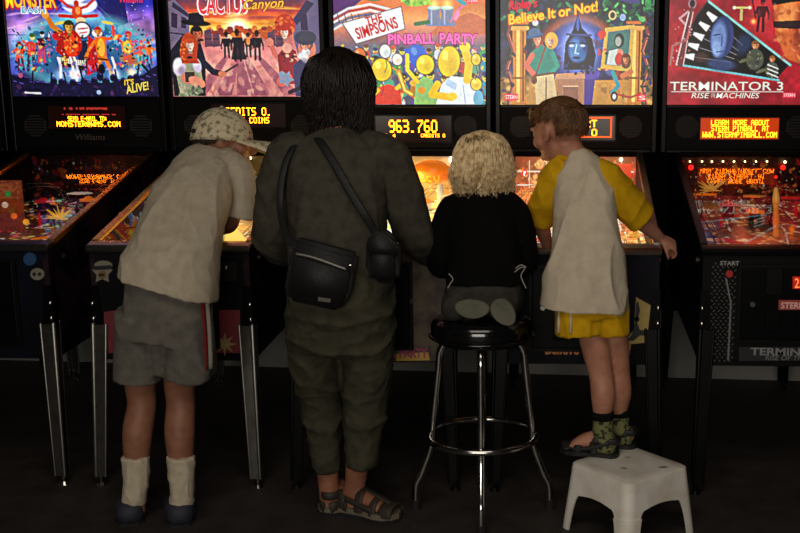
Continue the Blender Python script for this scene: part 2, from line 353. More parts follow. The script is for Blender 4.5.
    c.poly([(119, 42), (130, 40), (132, 52), (121, 56)], (240, 130, 24)); c.ell(125, 47, 3.6, 6, (252, 190, 70)); c.face(127, 36, 3.4, (226, 150, 70), (190, 40, 90)); c.line([(119, 42), (113, 36), (113, 28)], 3, (210, 80, 40)); c.ell(126, 60, 9, 6, (140, 120, 100), .3); c.ell(126, 60, 6, 4, (190, 90, 60), .3); c.line([(122, 58), (142, 50)], 2, (222, 90, 50))
    c.fig(139, 66, 25, (226, 140, 90), (200, 80, 80), (70, 130, 120), (214, 60, 60)); c.fig(146, 66, 24, (226, 130, 70), (222, 110, 50), (60, 90, 120), (210, 50, 40)); c.dabs(112, 34, 150, 66, 60, [(240, 140, 40), (226, 70, 60), (90, 170, 170), (70, 40, 120), (240, 200, 110), (200, 70, 130)], (1, 2.4))
    c.dabs(14, 30, 152, 74, 90, [(14, 12, 30), (24, 14, 40), (40, 16, 20)], (.7, 2), .8); c.dabs(14, 24, 152, 74, 70, [(255, 240, 220), (250, 200, 110), (120, 220, 230), (240, 120, 170)], (.4, 1.1), .9)
    for x, k in ((74, 1), (70, .8), (111, 1), (58, .6)):
        c.glow(x, 74, 5, (255, 190, 190), .8*k); c.line([(x, 80), (x+1, 66), (x-1, 58)], 2.4, (255, 225, 225), .9)
    c.glow(128, 72, 4, (255, 120, 30), .9)
    c.dabs(14, 62, 152, 76, 60, [(90, 110, 200), (60, 50, 130), (160, 170, 235), (230, 90, 130)], (1, 3), .6)
    # audience in silhouette
    c.poly([(x0, 99), (x0, 74), (20, 78), (34, 82), (60, 84), (84, 80), (100, 83), (124, 80), (140, 74), (158, 62), (158, 99)], (14, 12, 50))
    for i in range(26):
        x = 12+i*5.7+random.uniform(-1, 1); y = random.uniform(76, 86); c.ell(x, y, 3.4, 4, (15, 12, 48)); c.line([(x-1.2, y-3.2), (x+2.4, y-2.2)], .8, (90, 70, 180), .8)
        if i % 3 == 0: c.line([(x, y+4), (x+random.uniform(-4, 4), y-13)], 1.8, (16, 14, 52))
    c.ell(99, 69, 3.4, 5, (10, 10, 22)); c.line([(99, 72), (99, 88)], 1.4, (12, 12, 30)); c.line([(139, 65), (150, 78)], 2.4, (14, 14, 50)); c.ell(94.5, 92, 2.2, 2.2, (130, 150, 235))
    c.dabs(8, 86, 156, 97, 70, [(30, 22, 80), (50, 30, 100), (8, 8, 30), (90, 40, 100)], (1, 3), .5); c.line([(22, 92.3), (37, 93)], 1.6, (240, 240, 250)); c.noise(1.5, .04); c.noise(3.2, .04, (1, .6, -.4)); return c
def art_west(x0, x1, y0, y1):
    c = Cv(x0, y0, x1, y1)
    c.grad([(-12, (74, 66, 104)), (4, (120, 62, 84)), (14, (214, 76, 52)), (24, (248, 140, 44)), (31, (252, 190, 90)), (36, (200, 110, 90)), (46, (206, 116, 116)), (70, (226, 150, 138)), (97, (206, 118, 120))])
    c.noise(26, .16); c.noise(5, .1)
    for i in range(22): c.ell(random.uniform(190, 305), random.uniform(10, 27), random.uniform(8, 22), random.uniform(.7, 1.6), random.choice([(250, 180, 70), (226, 90, 50), (150, 54, 80), (252, 210, 120)]), random.uniform(-.12, .12), .5, .6)
    c.ell(240, 29, 14, 7, (255, 226, 120), 0, .9, .8); c.glow(240, 28, 10, (255, 240, 190), .8)
    for i in range(40): c.ell(random.uniform(208, 285), random.uniform(30, 37), 3, random.uniform(2, 4), random.choice([(190, 84, 40), (150, 60, 50), (224, 120, 50)]))
    for x, h in ((206, 14), (214, 10), (270, 12), (278, 17)): c.poly([(x, 48), (x, 46-h), (x+7, 44-h), (x+8, 47)], (104, 66, 84)); c.line([(x+1, 40), (x+7, 40)], .8, (60, 36, 60))
    # streets with houses
    c.poly([(x0, 52), (x0, 4), (178, 2), (192, 16), (191, 34), (186, 50)], (112, 96, 122)); c.poly([(176, 4), (193, 17), (192, 20), (175, 9)], (60, 50, 74)); c.poly([(174, 14), (180, 16), (179, 30), (173, 28)], (58, 44, 76)); c.poly([(184, 18), (189, 20), (188, 30), (183, 29)], (58, 44, 76)); c.line([(172, 34), (190, 36)], 1.5, (70, 54, 84))
    c.poly([(x1, 60), (x1, 2), (310, 4), (295, 22), (296, 40), (300, 56)], (104, 92, 128)); c.poly([(296, 22), (310, 3), (318, 6), (300, 27)], (60, 52, 84)); c.poly([(303, 18), (310, 16), (311, 32), (304, 32)], (60, 46, 80)); c.line([(298, 38), (316, 36)], 1.6, (70, 54, 90))
    # long evening shadows
    for a, b in ((238, 222), (246, 262), (228, 196), (258, 292), (240, 244)): c.poly([(a-2, 56), (a+3, 56), (b+9, 95), (b-8, 95)], (120, 52, 84), .55)
    c.dabs(200, 58, 300, 96, 60, [(236, 172, 150), (250, 200, 170), (184, 96, 110), (214, 130, 130)], (2, 6), .45)
    # four gunmen walking out of the sun
    for x, y, h in ((239, 61, 29), (228, 58, 24), (250, 57, 22), (259, 60, 27)): c.fig(x, y, h, (66, 34, 36), (24, 20, 34), (30, 22, 40), (20, 16, 26), 0, ((-.22, -.42), (.22, -.42)), (18, 14, 24), 1.35)
    c.poly([(236, 40), (243, 40), (248, 60), (232, 60)], (26, 20, 34), .9); c.ell(250, 42, 2, 4, (214, 120, 70))
    # man in a black hat and woman in a white blouse at left
    c.poly([(172, 96), (170, 52), (184, 36), (200, 36), (206, 60), (204, 96)], (30, 28, 44)); c.line([(203, 62), (213, 72), (222, 74)], 6, (36, 34, 56)); c.line([(222, 74), (238, 65)], 2, (60, 54, 60)); c.ell(222, 74, 4, 3, (206, 120, 90))
    c.face(199, 35, 6.4, (176, 92, 66), (26, 20, 24), None, .4); c.ell(202, 41, 3.4, 1.3, (30, 20, 22)); c.ell(198, 24.5, 15, 3, (22, 20, 30), .08); c.poly([(190, 24), (192, 15), (205, 14), (207, 24)], (26, 24, 36))
    c.ell(190, 46, 8, 12, (190, 70, 34)); c.poly([(178, 92), (174, 66), (184, 56), (199, 60), (202, 80), (196, 96), (176, 96)], (150, 150, 120)); c.ell(179, 67, 6.5, 9, (214, 196, 214), .3, 1, .3); c.ell(177, 64, 4, 5.5, (246, 236, 242), .3, .9, .6); c.ell(181, 71, 3.5, 4, (150, 130, 160), 0, .7, .7); c.ell(197, 66, 4.4, 7, (206, 190, 210), -.2, 1, .3); c.ell(196, 63, 2.6, 4, (240, 230, 240), 0, .8, .6); c.ell(188, 78, 8, 6, (206, 120, 96)); c.poly([(184, 72), (194, 72), (194, 82), (184, 82)], (70, 60, 60)); c.poly([(182, 44), (186, 36), (196, 36), (199, 46), (197, 58), (200, 64), (182, 64), (180, 54)], (176, 62, 30)); c.dabs(181, 40, 186, 64, 14, [(226, 110, 50), (140, 44, 24)], (.8, 2)); c.face(191, 46, 5.6, (240, 184, 156), (200, 76, 36), None, .3); c.ell(190, 58, 3, 1.4, (30, 26, 30)); c.ell(196, 82, 9, 5, (224, 140, 110), .4); c.dabs(176, 84, 200, 96, 24, [(120, 130, 100), (180, 170, 140), (90, 90, 80)], (1.5, 3))
    # woman with a raised fist and bearded man with a cap at right
    c.line([(282, 62), (276, 54), (273, 45)], 5, (214, 110, 96)); c.ell(272, 43, 3.6, 4, (226, 130, 110)); c.ell(288, 27, 10, 11, (190, 52, 34)); c.dabs(279, 18, 297, 36, 26, [(226, 90, 44), (150, 34, 30), (240, 120, 60)], (1, 2.5)); c.poly([(281, 84), (279, 56), (288, 46), (298, 52), (300, 84)], (150, 40, 52)); c.ell(289, 49, 5, 5, (232, 160, 140)); c.face(287, 34, 5.6, (244, 182, 160), (190, 52, 34), None, .1); c.dabs(280, 54, 298, 62, 14, [(240, 170, 150), (60, 40, 60)], (1, 2))
    c.poly([(296, 96), (294, 66), (304, 58), (x1, 60), (x1, 96)], (66, 62, 100)); c.ell(309, 50, 9, 11, (222, 130, 110)); c.face(308, 46, 7, (226, 140, 116), (90, 84, 110), (236, 226, 226), -.3); c.ell(308, 39, 11, 7, (66, 64, 84)); c.ell(305, 57, 5.5, 3.6, (232, 226, 226), .3, 1, .4); c.ell(307, 61, 4, 2.4, (170, 160, 176), .3, .8, .7)
    c.ell(285, 80, 9, 5.5, (206, 106, 96), -.5); c.poly([(279, 74), (283, 71), (287, 74), (291, 71), (291, 77), (295, 80), (290, 82), (288, 87), (284, 83), (279, 83), (281, 79)], (140, 146, 170)); c.line([(290, 92), (300, 88), (306, 80)], 4, (40, 36, 60)); c.noise(1.5, .04); c.noise(3.2, .04, (1, .6, -.4)); return c
def art_party(x0, x1, y0, y1):
    c = Cv(x0, y0, x1, y1)
    c.grad([(-6, (110, 40, 120)), (4, (226, 120, 60)), (20, (244, 158, 84)), (36, (196, 120, 110)), (48, (110, 100, 120)), (104, (90, 90, 110))]); c.noise(14, .12)
    c.poly([(x0, -4), (372, -4), (350, 14), (x0, 30)], (84, 26, 110)); c.ell(418, 3, 14, 6, (150, 196, 60)); c.dabs(404, -3, 432, 9, 30, [(120, 180, 40), (190, 220, 90), (90, 150, 60)], (1, 3)); c.ell(376, 0, 12, 4, (70, 130, 50))
    for k, col in ((0, (226, 226, 236)), (3, (190, 40, 50)), (5.5, (240, 240, 246)), (9, (120, 120, 150)), (12, (210, 206, 220))): c.line([(x0-2, 20+k), (350, 11+k), (372, 7+k), (392, 12+k)], 2.2, col)
    for x in range(339, 390, 7): c.line([(x, 16), (x+2, 25)], 1, (90, 90, 120))
    c.poly([(440, 27), (470, 15), (480, 18), (487, 22), (487, 36), (430, 36)], (206, 110, 70))                     # far hill
    for x in (436, 449): c.poly([(x-9, 28), (x-6, 18), (x-7, 10), (x+6, 10), (x+5, 18), (x+8, 28)], (122, 130, 160)); c.ell(x-.5, 10.5, 6.5, 1.8, (170, 200, 170)); c.line([(x-3, 13), (x-3, 26)], 1.6, (160, 170, 200)); c.glow(x, 7, 5, (190, 220, 110), .5)
    c.line([(417, 26), (430, 24)], 4, (60, 120, 70)); c.line([(452, 24), (458, 14), (466, 8)], 1.8, (226, 120, 150)); c.ell(463, 5, 6, 2.2, (60, 150, 150), .5); c.ell(458, 18, 2.4, 5, (240, 140, 170), .4)
    pal = [((240, 205, 80), (60, 150, 160), (50, 60, 110)), ((226, 190, 110), (200, 70, 50), (120, 70, 30)), ((244, 210, 90), (70, 150, 80), (90, 130, 60)), ((180, 130, 70), (90, 160, 120), (40, 34, 34)), ((240, 214, 120), (210, 210, 226), (200, 90, 40)), ((236, 196, 80), (110, 80, 150), (60, 60, 60))]
    crowd(c, range(340, 490, 9), 50, 9, pal); crowd(c, range(343, 490, 11), 60, 12, pal); crowd(c, range(347, 490, 14), 76, 13, pal); crowd(c, range(368, 490, 16), 92, 14, pal)
    c.dabs(338, 46, 486, 100, 150, [(240, 200, 60), (60, 150, 160), (210, 70, 50), (90, 140, 70), (240, 230, 220), (70, 80, 140), (50, 40, 60)], (.8, 2.2), .8)
    # party things in the colours of the picture: balloons, a paper hat, a saxophone player and dancers without faces
    def balloon(x, y, rx, ry, col, rot=0):
        c.line([(x, y+ry), (x+1.5, y+ry+8), (x-1, y+ry+14)], .7, (60, 50, 60)); c.ell(x, y, rx+.6, ry+.6, (60, 40, 20), rot); c.ell(x, y, rx, ry, col, rot); c.ell(x-rx*.35, y-ry*.4, rx*.28, ry*.32, tuple(min(255, k+60) for k in col), rot, .9, .4); c.ell(x+rx*.3, y+ry*.3, rx*.5, ry*.5, tuple(int(k*.85) for k in col), rot, .5, .6)
    c.poly([(374, 104), (376, 88), (388, 84), (400, 88), (402, 104)], (222, 60, 40)); c.line([(378, 90), (370, 97)], 4, (240, 190, 40)); c.line([(397, 88), (404, 82)], 4, (240, 190, 40))
    balloon(382, 70, 10, 11, (246, 206, 40)); balloon(360, 56, 6, 7, (226, 110, 50)); balloon(386, 52, 5.5, 6.5, (226, 236, 226)); balloon(398, 60, 5, 5.6, (240, 230, 210))
    c.line([(399, 72), (405, 90), (412, 94), (414, 84)], 5, (190, 130, 30)); c.line([(399, 72), (405, 90), (412, 94)], 2.4, (242, 206, 90)); c.ell(414, 83, 4, 3, (226, 176, 60)); c.line([(399, 72), (393, 68)], 1.6, (200, 150, 40))
    c.poly([(404, 50), (424, 47), (432, 62), (426, 72), (415, 68)], (36, 96, 190)); c.ell(418, 56, 9, 11, (40, 104, 200), -.4); c.ell(415, 52, 3, 4, (110, 160, 232), -.4, .7, .4)
    balloon(426, 65, 9, 9.5, (248, 212, 44)); c.poly([(414, 104), (416, 84), (424, 76), (433, 80), (438, 104)], (150, 196, 110)); c.line([(408, 56), (408, 70), (418, 82)], 4, (244, 204, 50)); c.ell(422, 90, 4, 3.4, (220, 160, 50))
    balloon(450, 62, 11, 15, (248, 206, 40), .1); c.poly([(436, 104), (442, 84), (452, 76), (470, 78), (480, 92), (482, 104)], (232, 242, 250)); c.poly([(448, 78), (458, 84), (456, 90), (446, 84)], (190, 214, 236)); c.line([(468, 80), (470, 64), (466, 50)], 8, (246, 200, 40)); c.ell(466, 48, 5.5, 5, (250, 214, 60)); c.line([(438, 84), (432, 94), (452, 97)], 7, (246, 200, 40)); c.ell(453, 96, 5, 4, (250, 214, 60)); c.line([(464, 86), (466, 103)], 1, (170, 190, 220))
    balloon(477, 84, 5.5, 6, (244, 206, 60)); balloon(477, 60, 4.5, 5.5, (240, 200, 60)); c.ell(479, 98, 5, 8, (110, 180, 210)); c.ell(362, 100, 6, 6, (120, 200, 214)); c.ell(355, 92, 5, 6, (244, 210, 60))
    c.poly([(343.5, 25), (403, 9.2), (406.5, 30.5), (357, 45)], (250, 250, 250)); c.line([(343.5, 25), (403, 9.2), (406.5, 30.5), (357, 45), (343.5, 25)], .8, (90, 60, 90)); c.noise(1.5, .04); c.noise(3.2, .04, (1, .6, -.4)); return c
def art_jungle(x0, x1, y0, y1):
    c = Cv(x0, y0, x1, y1)
    c.grad([(-4, (18, 30, 40)), (30, (26, 34, 60)), (70, (40, 40, 60)), (80, (150, 110, 60)), (104, (190, 140, 70))]); c.noise(10, .4); c.noise(4, .3)
    c.dabs(x0, -3, x1, 30, 150, [(20, 70, 40), (14, 40, 40), (40, 110, 70), (30, 50, 90), (60, 140, 90), (10, 20, 26)], (1.5, 4), .8)
    c.ell(578, 62, 46, 46, (120, 52, 30)); c.ell(578, 63, 42, 43, (170, 80, 44)); c.ell(578, 64, 37, 40, (34, 40, 80)); c.ell(578, 52, 22, 30, (110, 130, 214), 0, .8, .9); c.glow(578, 46, 16, (150, 170, 255), .55); c.dabs(548, 36, 612, 78, 50, [(50, 60, 120), (90, 50, 60), (30, 60, 70), (120, 140, 210)], (1.5, 4), .45)
    c.poly([(545, 80), (640, 80), (648, 104), (505, 104)], (196, 140, 66)); c.dabs(508, 82, 646, 104, 50, [(226, 176, 90), (150, 96, 46), (110, 70, 40)], (1.5, 4), .5)
    for x in (519, 634):
        c.poly([(x-7, 30), (x+7, 30), (x+5.5, 90), (x+8, 104), (x-8, 104), (x-5.5, 90)], (206, 130, 50)); c.line([(x-1, 32), (x-1, 100)], 3.4, (246, 200, 100)); c.line([(x+4, 34), (x+4, 100)], 1.6, (130, 70, 34)); c.line([(x-8, 30), (x+8, 30)], 4, (226, 160, 80)); c.line([(x-8, 25), (x+8, 25)], 3, (180, 110, 50)); c.line([(x-7, 78), (x+7, 78)], 2, (150, 90, 40))
    for x, s in ((508, 1), (646, -1)): c.line([(x, 104), (x+s*4, 86), (x-s*1, 68), (x+s*5, 52), (x, 36), (x+s*4, 20)], 3, (120, 62, 50)); c.line([(x+1, 104), (x+s*4+1, 86), (x-s*1+1, 68), (x+s*5+1, 52), (x+1, 36)], 1, (206, 110, 90))
    c.dabs(500, 34, 514, 104, 30, [(20, 60, 50), (60, 40, 80), (30, 30, 40)], (1, 3)); c.dabs(641, 24, 652, 104, 40, [(20, 70, 60), (40, 50, 110), (24, 24, 40)], (1, 3)); c.dabs(604, -3, 650, 22, 60, [(50, 150, 80), (20, 90, 60), (100, 190, 110), (20, 50, 60)], (1.5, 4)); c.dabs(520, 44, 546, 60, 14, [(40, 90, 60), (120, 50, 50), (30, 40, 60)], (1.5, 3))
    # pedestal with a bronze head
    c.poly([(556, 74), (594, 72), (596, 78), (554, 80)], (200, 146, 110)); c.poly([(557, 79), (584, 79), (584, 104), (559, 104)], (176, 122, 92)); c.poly([(584, 79), (595, 77), (592, 104), (584, 104)], (74, 54, 140)); c.poly([(563, 86), (578, 86), (578, 104), (564, 104)], (150, 100, 80)); c.line([(563, 86), (578, 86)], 1, (230, 180, 140)); c.poly([(584, 73), (600, 71), (598, 78), (585, 80)], (90, 70, 160))
    c.poly([(563, 70), (565, 44), (572, 32), (577, 16), (581, 30), (591, 40), (595, 56), (593, 70)], (20, 22, 44)); c.dabs(563, 62, 594, 74, 30, [(14, 16, 34), (40, 46, 90), (60, 80, 140)], (1, 2.4)); c.ell(577, 50, 10, 13, (40, 62, 124)); c.ell(575, 51, 6.5, 11, (84, 136, 200), 0, .9, .5); c.ell(581, 56, 4, 6, (50, 110, 170), 0, .8, .5); c.line([(568, 45), (574, 44)], 1.4, (16, 20, 50)); c.line([(579, 44), (586, 45)], 1.4, (16, 20, 50)); c.ell(571, 47, 2.4, 1.2, (170, 210, 246)); c.ell(582, 47, 2.4, 1.2, (170, 210, 246)); c.line([(576, 46), (574.5, 54), (578, 54.5)], 1.4, (150, 200, 240)); c.ell(576, 58.5, 4, 1.4, (24, 40, 90)); c.line([(566, 36), (590, 37)], 2, (60, 70, 130)); c.ell(577, 26, 1.4, 7, (70, 90, 170))
    # explorer in a green shirt, companion, and a framed portrait
    c.poly([(536, 104), (534, 74), (553, 72), (558, 104)], (216, 190, 140)); c.line([(546, 78), (546, 104)], 1.4, (150, 120, 80)); c.poly([(529, 74), (530, 54), (540, 46), (553, 50), (556, 72), (534, 77)], (40, 134, 116)); c.line([(532, 56), (526, 66), (533, 74)], 5, (206, 110, 90)); c.line([(552, 54), (557, 66), (552, 72)], 4.6, (50, 150, 130)); c.line([(545, 48), (536, 74)], 1.6, (120, 60, 40)); c.line([(534, 76), (554, 73)], 2, (110, 60, 30)); c.face(537, 41, 5.4, (232, 150, 120), (90, 60, 40), None, .3); c.ell(534, 37, 8.6, 2.6, (60, 90, 130), -.2); c.ell(534, 34, 6, 4, (70, 104, 140), -.2); c.ell(551, 42, 6.5, 8, (226, 170, 70)); c.face(550, 42, 4.6, (240, 180, 150), (230, 176, 80)); c.ell(534, 80, 3, 4, (120, 70, 40))
    c.poly([(604, 30), (633, 27), (630, 72), (600, 69)], (206, 170, 80)); c.poly([(607, 34), (629, 31), (627, 67), (604, 65)], (70, 120, 110)); c.ell(618, 42, 5, 7, (40, 50, 54)); c.ell(617, 43, 3, 4.6, (150, 160, 150)); c.poly([(606, 65), (608, 52), (617, 50), (624, 58), (624, 66)], (200, 206, 196)); c.ell(619, 54, 3, 4, (226, 130, 110)); c.ell(618, 60, 4, 6, (200, 60, 50))
    c.ell(625, 62, 5, 7, (120, 70, 40)); c.face(625, 60, 4.6, (196, 120, 80), (110, 50, 30)); c.ell(601, 36, 4, 4, (206, 60, 50)); c.dabs(598, 40, 606, 80, 14, [(200, 70, 60), (230, 170, 90), (60, 40, 60)], (1, 2.4)); c.line([(612, 72), (618, 86), (612, 92)], 4, (40, 150, 150)); c.line([(622, 76), (630, 72)], 5, (210, 120, 70)); c.ell(614, 96, 3.6, 5, (24, 20, 34)); c.ell(614, 96, 1.8, 2.6, (226, 230, 240)); c.line([(618, 94), (630, 97), (640, 93)], 2, (180, 60, 50)); c.ell(611, 18, 4, 4.6, (190, 170, 120)); c.ell(611, 18, 2.4, 3, (60, 50, 60)); c.ell(621, 20, 3, 3.4, (130, 160, 200)); c.ell(535, 25, 3, 3, (190, 190, 210))
    c.ell(624, 3, 14, 2.5, (60, 60, 120), .2); c.noise(1.5, .04); c.noise(3.2, .04, (1, .6, -.4)); return c
def art_red(x0, x1, y0, y1):
    c = Cv(x0, y0, x1, y1)
    c.grad([(0, (150, 26, 44)), (40, (176, 30, 42)), (70, (168, 24, 38)), (107, (150, 20, 36))]); c.noise(24, .2); c.noise(6, .12); c.glow(760, 20, 16, (110, 50, 30), .6); c.glow(745, 60, 20, (60, 20, 20), .5)
    # black fan-shaped panel with five white pointers
    tip = (782, 82); fan = [(707, 7.5), (696, 22), (687, 42), (681, 63), (680, 67)]
    c.poly(fan+[(776, 83), (789, 68)], (12, 12, 20)); c.line([(707, 7.5), (790, 68.5)], 2.2, (130, 170, 170)); c.line([(680, 68), (779, 83)], 2, (110, 150, 160)); c.line(fan, 1.2, (60, 40, 50))
    for (x, y, a) in ((711, 22, .72), (704, 31, .6), (699, 40.5, .45), (694.5, 50, .3), (690.5, 60, .14)):
        k, s = math.cos(a), math.sin(a); T = lambda u, v: (x+u*k-v*s, y+u*s+v*k); c.poly([T(-5.5, -1.4), T(5, -3.3), T(5, 3.3), T(-5.5, 1.4)], (248, 248, 250)); c.line([T(6, 0), T(42, 0)], .7, (150, 150, 160), .7)
    # blue stone bust (plain, generic) and blue haze
    c.ell(722, 42, 11.5, 20, (46, 60, 110), .05); c.ell(719, 44, 7.6, 17, (112, 140, 196), .05, .9, .4); c.ell(717, 52, 4, 8, (146, 176, 224), 0, .7, .6); c.line([(714, 40), (720, 39)], 1.2, (40, 50, 90)); c.line([(722, 40), (722, 50)], 1.2, (70, 90, 150)); c.line([(717, 56), (724, 55)], 1, (60, 70, 120)); c.ell(722, 68, 14, 6, (60, 80, 130), .1, .8, .5); c.ell(744, 48, 8, 11, (50, 74, 120), .5, .6, .8); c.ell(702, 61, 7, 5, (96, 60, 54), 0, .6, .6)
    # two soldiers in camouflage
    for x, y, h in ((755, 62, 24), (772, 72, 18)): c.face(x, y-h*.5, h*.17, (200, 130, 90), (120, 80, 40)); c.ell(x, y+1, h*.36, h*.42, (70, 76, 64)); c.dabs(x-6, y-6, x+6, y+8, 14, [(100, 104, 84), (50, 56, 50), (130, 130, 104)], (.8, 2)); c.line([(x-3, y), (x-14, y+3)], 3, (84, 86, 66)); c.line([(x-14, y+2), (x-22, y+1)], 1.2, (30, 30, 34))
    for y in (68, 72, 76): c.line([(768, y), (778, y+4)], 1.2, (206, 206, 200))
    # pale statue at left, small figure and cross-shaped device above
    c.ell(692, 10, 4, 5, (150, 100, 110)); c.ell(692, 10, 2.6, 3.6, (70, 30, 40)); c.line([(690, 16), (680, 24), (686, 30)], 2.2, (196, 130, 140)); c.line([(691, 16), (687, 36), (682, 68)], 5, (120, 56, 62)); c.line([(689, 18), (684, 40), (678, 68)], 1.2, (222, 180, 180)); c.line([(693, 18), (689, 40), (685, 68)], 1, (206, 150, 150)); c.line([(690, 34), (688, 44), (674, 50), (672, 68)], 2, (170, 90, 90)); c.dabs(674, 14, 696, 70, 26, [(226, 190, 190), (90, 30, 40), (200, 120, 110)], (.6, 1.4), .7)
    c.line([(733, 14), (748, 14)], 1.8, (206, 170, 110)); c.line([(740, 14), (740, 25)], 2.8, (196, 150, 100)); c.ell(733, 14, 1.6, 1.6, (240, 220, 170)); c.ell(748, 14, 1.6, 1.6, (240, 220, 170)); c.fig(759, 36, 30, (120, 40, 40), (78, 20, 30), (70, 16, 26), (80, 26, 30), .05, ((-.2, -.36), (.22, -.4)), None, 1.3); c.line([(750, 6), (754, 24)], 1.4, (70, 20, 30)); c.glow(752, 27, 2.4, (240, 160, 60), .9)
    # large warm-lit plain shape at right in place of a portrait
    c.poly([(771, 8), (800, 3), (822, 8), (822, 62), (800, 68), (786, 62), (774, 40)], (190, 84, 40)); c.ell(785, 22, 10, 14, (240, 150, 80), .2, .85, .6); c.ell(790, 50, 9, 13, (222, 110, 56), 0, .8, .6); c.ell(800, 34, 9, 20, (120, 40, 30), .1, .7, .7); c.poly([(766, -2), (822, -2), (822, 6), (788, 9), (770, 12)], (22, 14, 22)); c.dabs(772, 6, 800, 62, 30, [(244, 160, 96), (150, 60, 36), (214, 100, 60)], (1.5, 4), .4); c.poly([(771, 27), (822, 25), (822, 33), (790, 34), (772, 33)], (30, 16, 26), .85); c.ell(812, 74, 22, 9, (176, 26, 40), 0, .8, .4)
    c.line([(674, 94), (784, 94)], .7, (214, 160, 160)); c.noise(1.8, .05); return c

# ------------------------------------------------------------------ 5x7 dot characters for the score displays
DOT = {'A': 'E11H1111', '0': ''}
G57 = {'A':'0E11111F111111','B':'1E11111E11111E','C':'0E11101010110E','D':'1E11111111111E','E':'1F10101E10101F','F':'1F10101E101010','I':'0E04040404040E','K':'11121418141211','L':'1010101010101F','M':'111B1515111111','N':'11191513111111','O':'0E11111111110E','P':'1E11111E101010','R':'1E11111E141211','S':'0F10100E01011E','T':'1F040404040404','U':'1111111111110E','W':'11111115151B11','Y':'11110A04040404','0':'0E11111111110E','1':'040C040404040E','3':'1E01010E01011E','6':'0E10101E11110E','7':'1F010204080808','9':'0E11110F01010E','.':'0000000000000C',':':'000C0C000C0C00','-':'0000001F000000','@':'0E11171517100E','4':'02060A121F0202'}
def dots(bm, s, x0, z0, x1, z1, y):
    """Dot-matrix lettering in the rectangle, facing -y: each lit dot a small square."""
    n = len(s)*6-1; px = (x1-x0)/n; pz = (z1-z0)/7; e = .02
    for i, ch in enumerate(s):
        g = G57.get(ch)
        if not g: continue
        for r in range(7):
            row = int(g[2*r:2*r+2], 16)
            for k in range(5):
                if row >> (4-k) & 1:
                    a = x0+(i*6+k)*px+px*e; b = x0+(i*6+k+1)*px-px*e; t = z1-r*pz-pz*e; q = z1-(r+1)*pz+pz*e
                    bm.faces.new([bm.verts.new(w) for w in ((a, y, q), (b, y, q), (b, y, t), (a, y, t))])
# ------------------------------------------------------------------ pinball machines
PITCH, X3 = .7112, -.6641
BGW, YB = .6481, 1.0975
def playfield_art(k):
    c = Cv(0, 0, 100, 190, 1.3)
    base = [((34, 16, 30), (70, 20, 40)), ((120, 96, 30), (60, 70, 40)), ((236, 176, 60), (250, 210, 110)), ((180, 70, 40), (226, 150, 80)), ((50, 16, 14), (110, 26, 20))][k]
    c.grad([(0, base[0]), (190, base[1])]); c.noise(16, .35); c.noise(5, .3)
    cols = [[(190, 30, 40), (236, 120, 30), (60, 40, 110), (20, 16, 30), (240, 200, 80), (60, 140, 90)], [(240, 190, 50), (70, 120, 60), (220, 110, 30), (50, 60, 70), (250, 226, 130), (150, 60, 30)], [(255, 220, 80), (250, 160, 40), (80, 210, 220), (255, 250, 220), (210, 70, 50), (120, 190, 90)], [(240, 90, 40), (250, 200, 110), (200, 30, 30), (255, 240, 210), (80, 190, 200), (120, 60, 40)], [(210, 30, 24), (240, 110, 40), (30, 16, 18), (200, 160, 110), (90, 20, 20), (250, 180, 90)]][k]
    c.dabs(0, 0, 100, 190, 260, cols, (2, 8), .6); c.dabs(0, 0, 100, 190, 200, cols, (1, 3), .9)
    for i in range(26):                                     # lamp inserts, arrows and lanes
        x, y = random.uniform(8, 92), random.uniform(10, 180); col = random.choice(cols)
        if i % 2: c.ell(x, y, 4.2, 4.2, (240, 230, 210)); c.ell(x, y, 3.4, 3.4, col); c.glow(x, y, 5, col, .5)
        else: c.poly([(x-3, y+4), (x, y-6), (x+3, y+4)], (250, 240, 220)); c.poly([(x-2, y+3), (x, y-4), (x+2, y+3)], col)
    for x in (16, 34, 62, 80): c.line([(x, 10), (x+random.uniform(-8, 8), 90), (50+(x-50)*.6, 185)], 1, (250, 240, 220), .6)
    c.line([(95, 0), (95, 190)], 2, (60, 40, 30))
    if k == 3: c.dabs(0, 95, 40, 150, 40, [(230, 246, 250), (120, 220, 230), (255, 255, 250)], (3, 9), .9)
    if k == 2: c.dabs(30, 70, 100, 150, 40, [(255, 226, 90), (255, 246, 200), (250, 180, 50)], (4, 10), .8); c.dabs(60, 120, 100, 150, 14, [(90, 220, 230)], (3, 7), .9)
    if k == 1: c.dabs(4, 90, 96, 150, 40, [(250, 200, 60), (240, 150, 40), (60, 90, 60)], (3, 8), .7)
    if k in (0, 4):
        c.dabs(0, 0, 100, 190, 120, [(8, 5, 6), (14, 8, 10)], (3, 9), .85); c.dabs(0, 0, 100, 190, 170, cols+[(255, 240, 200), (255, 200, 120)], (.6, 2.2), 1)  # dark patches and small bright glints painted into the dim playfields
    c.noise(3, .4); return c
